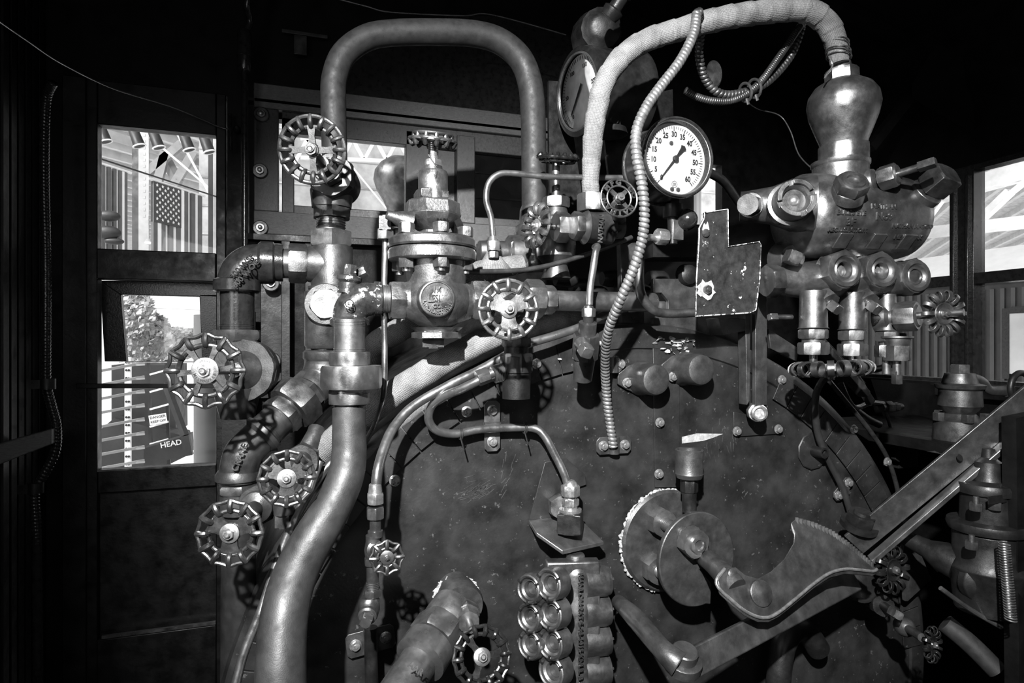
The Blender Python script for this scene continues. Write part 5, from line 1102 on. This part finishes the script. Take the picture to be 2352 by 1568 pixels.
def curvetext(m, ax, phi, txt, size):
    """lettering cast round the chamber's front: ax along the chamber, phi above its middle"""
    q = M(); q.text(Fr((0,0,0), (0,0,1), 1), txt, size, 2.4, 0, bold=.4, xs=1.1); R = 94.5
    vs = [G.p(-(R+v.z)*math.cos(phi+v.y/R), (R+v.z)*math.sin(phi+v.y/R), ax+v.x) for v in q.v]
    m.add(vs, q.f)
m = M()
for ax_, ph_, tx_, sz_ in ((62, -.10, "BULL'S EYE", 14), (64, -.30, "3F", 22), (62, -.48, "REG.U.S.PAT.OFF.", 12), (146, .06, "NATHAN", 14), (148, -.16, "No9", 22), (Lh-74, -.36, "NATHAN MFG CO", 12), (Lh-74, -.62, "NEW YORK", 13)): curvetext(m, ax_, ph_, tx_, sz_)
m.out('cast_lettering', BRONZ, t)
for ax_ in (62, 150, Lh-70):
    m = M(); H = Fr(G.p(-92*math.cos(-.75), 92*math.sin(-.75), ax_), G.p(-1*math.cos(-.75), math.sin(-.75), 0)-G.o, G.k); m.box(H, -17, 17, -19, 19, -8, 5); m.out('raised_pad', BRONZ, t, bev=.001)
# left arm with castellated mouth
m = M(); G2 = fr2(1870, 470, LY-.03, 1700, 474, LY+.06); m.lathe(G2, [(0, 66), (50, 60), (90, 44), (140, 36), (160, 34)], 40); m.out('left_arm', BRONZ, t)
m = M(); m.hexa(fr2(1724, 471, LY+.02, 1700, 466, LY-.05), 26, 34, 0); m.lathe(fr2(1724, 471, LY+.02, 1700, 466, LY-.05), [(-10, 28), (2, 28)], 24); m.out('arm_plug', BRONZ, t)
CX = (-.42, -1, .12); CF = fr(1826, 458, LY-.105, CX)
m = M(); m.lathe(CF, [(-60, 46), (-30, 52), (-28, 44), (-8, 43)], 36); m.lathe(CF, [(-20, 44), (8, 44), (8, 32), (0, 28), (-20, 24), (-30, .01)], 40, cap=False); m.out('sight_mouth', BRONZ, t)
m = M()
for k in range(4):
    a0 = k*PI/2 + .5; P = arcpts(8, a0, a0+1.25, 44) + arcpts(8, a0+1.25, a0, 33); m.plate(CF, P, 10, z0=6)
m.out('castellated_ring', BRONZ, t, bev=.001)
m = M(); m.ball(CF, 14, z=-12); m.out('lens', BRITE, t)
def part_axis(nm, f, mat=BRONZ, bev=0):
    m = M(); f(m); return m.out(nm, mat, t, bev=bev)
A1 = fr(1950, 436, LY-.085, (-.28, -.75, .6))
part_axis('top_hex_port', lambda m: (m.lathe(A1, [(-20, 40), (0, 36), (2, 34)], 32), m.hexa(A1, 38, 24, 2, hole=24), m.lathe(A1, [(24, 27), (31, 25), (31, 16), (10, 14)], 28)))
A2 = fr2(1996, 420, LY-.05, 2110, 384, LY-.14)
part_axis('top_valve_stem', lambda m: (m.lathe(A2, [(-20, 34), (0, 32), (14, 28), (20, 16), (24, 20)], 24), m.hexa(A2, 28, 34, 24), m.lathe(A2, [(56, 24), (62, 20), (62, 8), (104, 8)], 20), m.hexa(A2, 12, 34, 100, n=4)))
A3 = fr2(2085, 478, LY-.04, 2168, 408, LY-.12)
part_axis('filler_plug', lambda m: (m.lathe(A3, [(-24, 50), (-4, 46), (0, 40)], 28), m.hexa(A3, 42, 30, 0), m.lathe(A3, [(30, 30), (36, 30), (38, 36), (54, 36), (58, 28)], 28), m.hexa(A3, 36, 52, 58, n=4, ph=.5)), BRONZ, .0012)
part_axis('side_plug', lambda m: (m.lathe(fr(1818, 592, LY+.02, (-.3, -1, 0)), [(-30, 44), (0, 30), (6, 28)], 24), m.hexa(fr(1812, 592, LY, (-.3, -1, -.1)), 20, 34, 0, n=4, ph=.4)), BRONZ)
# lower gallery
g0 = at(1775, 645, LY+.03); g1 = at(2110, 640, LY-.01); GG = Fr(g0, g1-g0, mpp(1930, LY)); Lg = (g1-g0).length/GG.k
part_axis('sight_gallery', lambda m: (m.lathe(GG, [(10, 30), (40, 36), (110, 46), (Lg-10, 40)], 36), m.lathe(fr(1975, 610, LY, UP), [(-10, 36), (20, 22), (40, 30)], 24)))
part_axis('gallery_end_nut', lambda m: m.hexa(GG, 38, 30, -18))
SX = (-.12, -1, .06)
for (px, py, r, lab) in ((1942, 618, 44, ''), (2027, 620, 42, ''), (2106, 633, 39, '')):
    S = fr(px, py, LY-.05, SX); m = M(); m.lathe(S, [(-70, r*.9), (-44, r), (-40, r*1.1)], 32); m.hexa(S, r*1.12, 38, -40, ph=.35, hole=r*.75); m.lathe(S, [(-6, r*.98), (2, r*.92), (3, r*.72), (-3, r*.66), (-6, r*.54), (-3, r*.46), (-3, r*.42), (-22, r*.40), (-24, .01)], 40, cap=False); o = m.out('sight_port', BRONZ, t)
    m = M(); m.ball(S, r*.34, z=-22, sq=.5); m.out('glass_lens', BRITE, o)
# three feed bodies below
for k, (px, top, bot, r) in enumerate(((1868, 668, 752, 31), (1958, 672, 755, 29), (2036, 676, 758, 22))):
    S = fr(px, bot, LY-.01, UP); m = M(); m.lathe(S, [(-2, r+3), (0, r), (bot-top, r-2)], 28); m.hexa(S, r+2, 22, -26); m.lathe(S, [(-34, r-6), (-24, r-6)], 20); m.hexa(S, r+3, 28, -62, ph=.2+k); m.lathe(S, [(-100, 9), (-60, 9)], 14); m.out('feed_body', BRONZ, t)
for (px, py) in ((1915, 700), (2005, 700)):
    S = fr2(px-20, py-12, LY-.02, px+22, py+22, LY-.07); m = M(); m.hexa(S, 27, 26, -10, n=6); m.thread(S, 11, 8, 16, 2, 14); m.hexa(S, 15, 24, 22, n=4, ph=.4); m.out('needle_plug', BRONZ, t)
m = M(); S = fr2(1770, 728, LY+.02, 1800, 728, LY+.02); m.hexa(S, 10, 20, -4, n=4); m.lathe(S, [(14, 6), (60, 6)], 12); m.out('side_cock', BRONZ, t)
S = fr2(2035, 730, LY-.01, 2172, 720, LY-.12)
m = M(); m.lathe(S, [(-20, 34), (6, 30), (12, 22), (26, 20)], 24); m.hexa(S, 34, 42, 22); m.lathe(S, [(62, 28), (68, 22), (68, 8), (150, 8)], 20); m.out('side_valve_bonnet', BRONZ, t)
def petalwheel(F, R, n, par, w_=.2, nm='petal_handwheel', mat=BRONZ):
    F = F.sub(0,0,0,k=F.k*R); m = M(); m.lathe(F, [(-.12, .46), (.06, .46), (.08, .42), (.02, .34), (.02, .24), (.1, .2)], 36)
    for i in range(n):
        a = 2*PI*i/n; H = F.sub(.72*math.cos(a), .72*math.sin(a), 0, roll=a)
        pts = [H.p(.27*math.cos(q), .0, .17*math.sin(q)) for q in [2*PI*j/14 for j in range(14)]]
        vs = []; fs = []
        for j, q in enumerate([2*PI*j/16 for j in range(16)]):
            for (rr, yy) in ((1, -.075), (1, .075), (.78, .075), (.78, -.075)): vs.append(H.p(.27*rr*math.cos(q), yy, .2*rr*math.sin(q)))
        for j in range(16):
            k2 = (j+1) % 16
            for s_ in range(4): fs.append((j*4+s_, j*4+(s_+1)%4, k2*4+(s_+1)%4, k2*4+s_))
        m.add(vs, fs)
    o = m.out(nm, mat, par, bev=.0003)
    m = M(); m.hexa(F, .17, .16, .06); m.lathe(F, [(.22, .09), (.27, .08)], 12); m.out('wheel_nut', STEEL, o)
petalwheel(fr(2168, 720, LY-.12, (-.2, -1, .02)), 56, 14, t)
petalwheel(fr(1908, 846, LY-.02, (.02, -.06, -1)), 92, 16, t, nm='lower_petal_handwheel')
m = M(); S = fr(2060, 800, LY-.03, UP); m.hexa(S, 30, 34, -28); m.lathe(S, [(6, 26), (22, 28), (24, 34), (28, 34)], 24); m.lathe(S, [(-60, 9), (-26, 9)], 14); m.hexa(S, 11, 30, -82, n=4); m.out('right_drain_nut', BRONZ, t)
tb('lubricator_oil_line', [(2072, 745, 1.2), (2075, 790, 1.2), (2062, 826, 1.2), (2020, 846, 1.2), (1960, 852, 1.2), (1910, 858, 1.2), (1882, 885, 1.22), (1872, 930, 1.25), (1880, 1000, 1.27), (1905, 1060, 1.28), (1935, 1120, 1.28), (1955, 1180, 1.28)], .0085, 'black cable looping from the lubricator down the right side of the boiler end', mat=RUBBR, cat='cable')
# hanging bars and their nut in front of the boiler
t = thing('hanger_bracket', 'two dark flat bars hanging to a bright-ended nut on the upper right boiler end', 'bracket', fr(1745, 850, 1.24))
m = M(); m.slab(pxpoly([(1735, 640), (1762, 640), (1762, 930), (1735, 930)], 1.24), (0, .012, 0)); m.slab(pxpoly([(1712, 720), (1724, 720), (1722, 920), (1716, 930)], 1.25), (0, .03, 0)); m.slab(pxpoly([(1650, 730), (1712, 732), (1712, 760), (1660, 770)], 1.25), (0, .05, 0)); m.out('bars', IRON, t, bev=.001)
m = M(); S = fr2(1738, 946, 1.26, 1754, 952, 1.19); m.hexa(S, 22, 30, -14, n=8); m.lathe(S, [(14, 18), (36, 17), (38, 13), (30, 10)], 24); m.out('bright_nut', BRITE, t)
m = M(); m.slab(pxpoly([(1765, 755), (1835, 800), (1830, 830), (1770, 800)], 1.31), (0, .01, 0)); m.out('lubricator_bracket_arm', IRON, None, 'short dark bracket arm on the boiler rim left of the lubricator feet', 'bracket', bev=.001)
m = M(); m.slab(pxpoly([(1880, 760), (1990, 880), (1960, 880), (1850, 770)], 1.4), (0, .03, 0)); m.out('lubricator_brace', IRON, None, 'long dark slanting brace just behind the lubricator feet', 'brace', bev=.001)
m = M(); m.bar(at(1870, 775, 1.30), at(1985, 905, 1.34), .03, .02); m.bar(at(1960, 860, 1.4), at(2000, 925, 1.4), .02, .02); m.out('diagonal_stay', IRON, None, 'diagonal stay bar sloping down right below the lubricator', 'bar', bev=.002)
tb('air_line', [(1930, 880, 1.45), (1960, 935, 1.45), (2000, 925, 1.5), (2050, 932, 1.5), (2065, 935, 1.5)], .009, 'dark curved air line ending in a fitting right of the boiler rim', mat=BLKGL)
m = M(); S = fr(2040, 935, 1.5, R_); m.hexa(S, 14, 20, -10); m.hexa(S, 11, 14, 14); m.lathe(S, [(-20, 9), (40, 8)], 14); m.out('air_line_fitting', IRON, None, 'small fitting at the end of the dark curved air line', 'fitting')
tb('rim_hand_rail', [(1905, 875, 1.38), (1950, 930, 1.38), (1995, 985, 1.38), (2035, 1045, 1.38), (2058, 1110, 1.38), (2068, 1170, 1.38)], .0065, 'thin glossy rail following the right rim of the boiler', mat=BLKGL)
tb('branch_rod', [(1950, 930, 1.46), (1990, 960, 1.46), (2020, 975, 1.46)], .011, 'short rounded dark rod right of the boiler rim', mat=IRON2, cat='rod')
m = M(); S = fr(2068, 1010, 1.5, UP); m.box(S, -30, 30, -20, 20, -60, -10); m.hexa(S, 16, 16, -8); m.lathe(S, [(10, 10), (26, 14), (30, 6)], 16); m.hexa(fr(2055, 1045, 1.46, T), 14, 12); m.lathe(fr(2095, 1000, 1.5, T), [(0, 12), (14, 10)], 14); m.tube(pp([(2030, 930, 1.5), (2045, 980, 1.5), (2055, 1010, 1.5)]), .005, n=8); m.tube(pp([(2090, 1000, 1.5), (2110, 1040, 1.5), (2120, 1080, 1.5)]), .005, n=8); m.out('linkage_block', IRON2, None, 'cluster of dark linkage blocks and pins behind the long lever', 'linkage', bev=.001)
# brake valve pedestal
t = thing('brake_valve', 'dark brake valve pedestal with a short curved handle, below the right window', 'brake valve', fr(2205, 930, 1.25))
S = fr(2205, 1015, 1.25, UP)
m = M(); m.lathe(S, [(-20, 80), (-6, 76), (-4, 60)], 40); m.lathe(S, [(0, 50), (2, 54), (50, 52), (54, 40), (66, 30), (74, 36), (80, 40), (84, 44), (120, 42), (124, 48), (132, 50), (136, 36), (158, 30), (160, 14)], 36); m.out('valve_body', IRON, t)
for k in range(5):
    a_ = 2*PI*k/5+.3; m = M(); m.hexa(S.sub(48*math.cos(a_), 48*math.sin(a_), 50), 13, 18); m.out('flange_bolt', IRON, t)
m = M(); m.hexa(S, 20, 20, 158); m.out('top_nut', STEEL, t)
m = M(); P = [S.p(0, 0, 142), S.p(40, -6, 144), S.p(62, -10, 136), S.p(78, -14, 118), S.p(120, -20, 116)]; m.tube(P, [.018, .014, .012, .012, .015], n=14, flat=.7); m.lathe(Fr(S.p(118, -20, 116), R_, S.k), [(0, 14), (16, 13)], 16); m.out('handle', IRON, t)
m = M(); m.bx((1.62, 1.15, 1.30), (2.2, 1.75, 1.33)); m.slab(pxpoly([(2000, 870), (2360, 905), (2360, 1010), (2030, 960)], 1.72), (0, .03, 0)); m.out('side_shelf', BLACK, None, 'black shelf and panel under the right window behind the brake valve', 'shelf')
m = M(); S = fr(2345, 890, 1.05, T); m.ring(S, 34, 7, n=40, m=10); m.box(S, -34, -20, -80, 0, -3, 3); m.out('lever_latch_loop', IRON2, None, 'dark looped lever head cut by the right edge', 'lever')
# second pump-like brake casting with spring
t = thing('distributing_valve', 'tall dark bolted brake casting with coil spring at the right edge', 'brake valve', fr(2270, 1250, 1.0))
S = fr(2270, 1200, 1.0, UP)
m = M(); m.lathe(S, [(-16, 78), (-4, 82), (4, 80), (8, 56), (66, 54), (70, 62), (84, 64), (92, 60), (98, 34), (110, 30), (140, 26), (150, 14), (170, 12)], 40); m.out('cylinder_head', IRON2, t)
m = M(); m.lathe(S, [(-200, 66), (-120, 74), (-100, 80), (-84, 70), (-20, 70)], 28); m.lathe(fr(2262, 1340, .98, (-.35, -1, 0)), [(-20, 50), (0, 48), (8, 34), (12, 24), (4, 20)], 28); m.out('valve_casting', IRON2, t, bev=.002)
for (px, py) in ((2242, 1172), (2232, 1260), (2305, 1188), (2285, 1170)):
    m = M(); m.hexa(fr(px, py, .96, UP), 14, 18); m.lathe(fr(px, py, .96, UP), [(18, 7), (32, 6)], 12); m.out('casting_bolt', IRON, t)
m = M(); m.text(fr(2290, 1146, .945, (-.2, -1, 0)), 'WESTINGHOUSE', 8, 2, bold=.2) if False else m.box(fr(2290, 1146, .95, T), -30, 30, -9, 9, 0, 2); m.out('raised_tablet', IRON2, t)
pts = []; Pa, Pb = at(2306, 1245, .91), at(2322, 1425, .885)
for i in range(0, 30*12+1):
    u_ = i/(30*12); a_ = 2*PI*i/12; c = Pa.lerp(Pb, u_); r = .0098; pts.append(c + V((r*math.cos(a_), r*math.sin(a_), 0)))
m = M(); m.tube(pts, .0016, n=6, smooth=False); m.out('coil_spring', STEEL, t)
m = M(); m.tube(pp([(2160, 1350, 1.0), (2230, 1400, .98), (2300, 1440, .96)]), .005, n=8); m.out('release_rod', STEEL, t)
m = M(); m.lathe(fr2(2130, 1260, 1.1, 2190, 1290, 1.05), [(-60, 16), (0, 22), (30, 34), (60, 36)], 24); m.out('side_branch', IRON2, t)
m = M(); a_ = at(2335, 900, .9); m.slab(pxpoly([(2334, 960), (2430, 940), (2430, 1640), (2342, 1640)], .93), (0, .03, 0)); m.out('dark_side_post', BLACK, None, 'black upright post cut by the right edge beside the coil spring', 'post')
m = M(); m.slab(pxpoly([(2075, 1230), (2095, 1225), (2140, 1330), (2085, 1380), (2080, 1380)], 1.25), (0, .01, 0)); m.out('gusset_plate', IRON, None, 'grey triangular gusset plate right of the dark petal wheel', 'plate')
m = M(); m.bar(at(2075, 1225, 1.2), at(2155, 1310, 1.15), .012, .008); m.out('brace_strip', STEEL, None, 'thin slanting strip over the triangular gusset', 'strip')
t = thing('gauge_cock_valve', 'dark petal-wheel valve below the tip of the toothed plate', 'valve', fr(2050, 1310, 1.15))
petalwheel(fr(2050, 1308, 1.12, (.1, -1, .1)), 56, 12, t, mat=WHEELD, nm='petal_handwheel')
m = M(); S = fr2(1975, 1345, 1.2, 2010, 1352, 1.14); m.lathe(S, [(-60, 20), (-20, 34), (10, 36), (14, 28)], 28); m.lathe(fr2(2050, 1310, 1.25, 2050, 1308, 1.12), [(0, 20), (120, 8)], 16); m.out('valve_body', IRON2, t)
t = thing('test_cock', 'small dark cock with a square stem end under the petal wheel', 'cock', fr(2060, 1400, 1.1))
m = M(); S = fr2(2020, 1385, 1.18, 2088, 1428, 1.04); m.hexa(S, 26, 24, 0); m.lathe(S, [(-60, 20), (0, 22)], 18); m.lathe(S, [(24, 10), (70, 8)], 12); m.out('body', IRON2, t)
m = M(); m.hexa(S, 12, 36, 66, n=4, ph=.3); m.out('square_stem', STEEL, t)
t = thing('bottom_petal_valve', 'small dark petal-wheel valve low at the right, on a slanting stem', 'valve', fr(2140, 1480, 1.0))
petalwheel(fr(2142, 1480, 1.0, (.3, -1, .1)), 42, 12, t, mat=WHEELD)
m = M(); m.lathe(fr2(2080, 1440, 1.12, 2140, 1478, 1.0), [(-20, 20), (0, 22), (14, 16), (18, 9), (90, 9)], 18); m.out('stem', IRON, t)
pipe('grey_floor_pipe', [(2170, 1430, 1.1), (2230, 1480, 1.06), (2290, 1540, 1.02)], .022, DULL, 'dim grey pipe slanting to the lower right corner')
pipe('elbow_under_bar', [(1880, 1490, 1.25), (1840, 1440, 1.24), (1800, 1480, 1.23), (1785, 1600, 1.22)], .028, IRON2, 'shadowed bent pipe below the flat steel bar')
# upper right dark roof gear
m = M(); m.slab([at(2150, 130, 1.7), at(2420, 270, 1.5), at(2420, 310, 1.5), at(2262, 322, 1.6), at(2095, 225, 1.7)], (0, 0, .05)); m.slab([at(2000, 330, 1.7), at(2090, 215, 1.7), at(2100, 232, 1.7), at(2012, 345, 1.7)], (0, .03, 0)); m.out('roof_bracket', CEIL, None, 'very dark slanting panel hanging from the roof at upper right', 'panel')
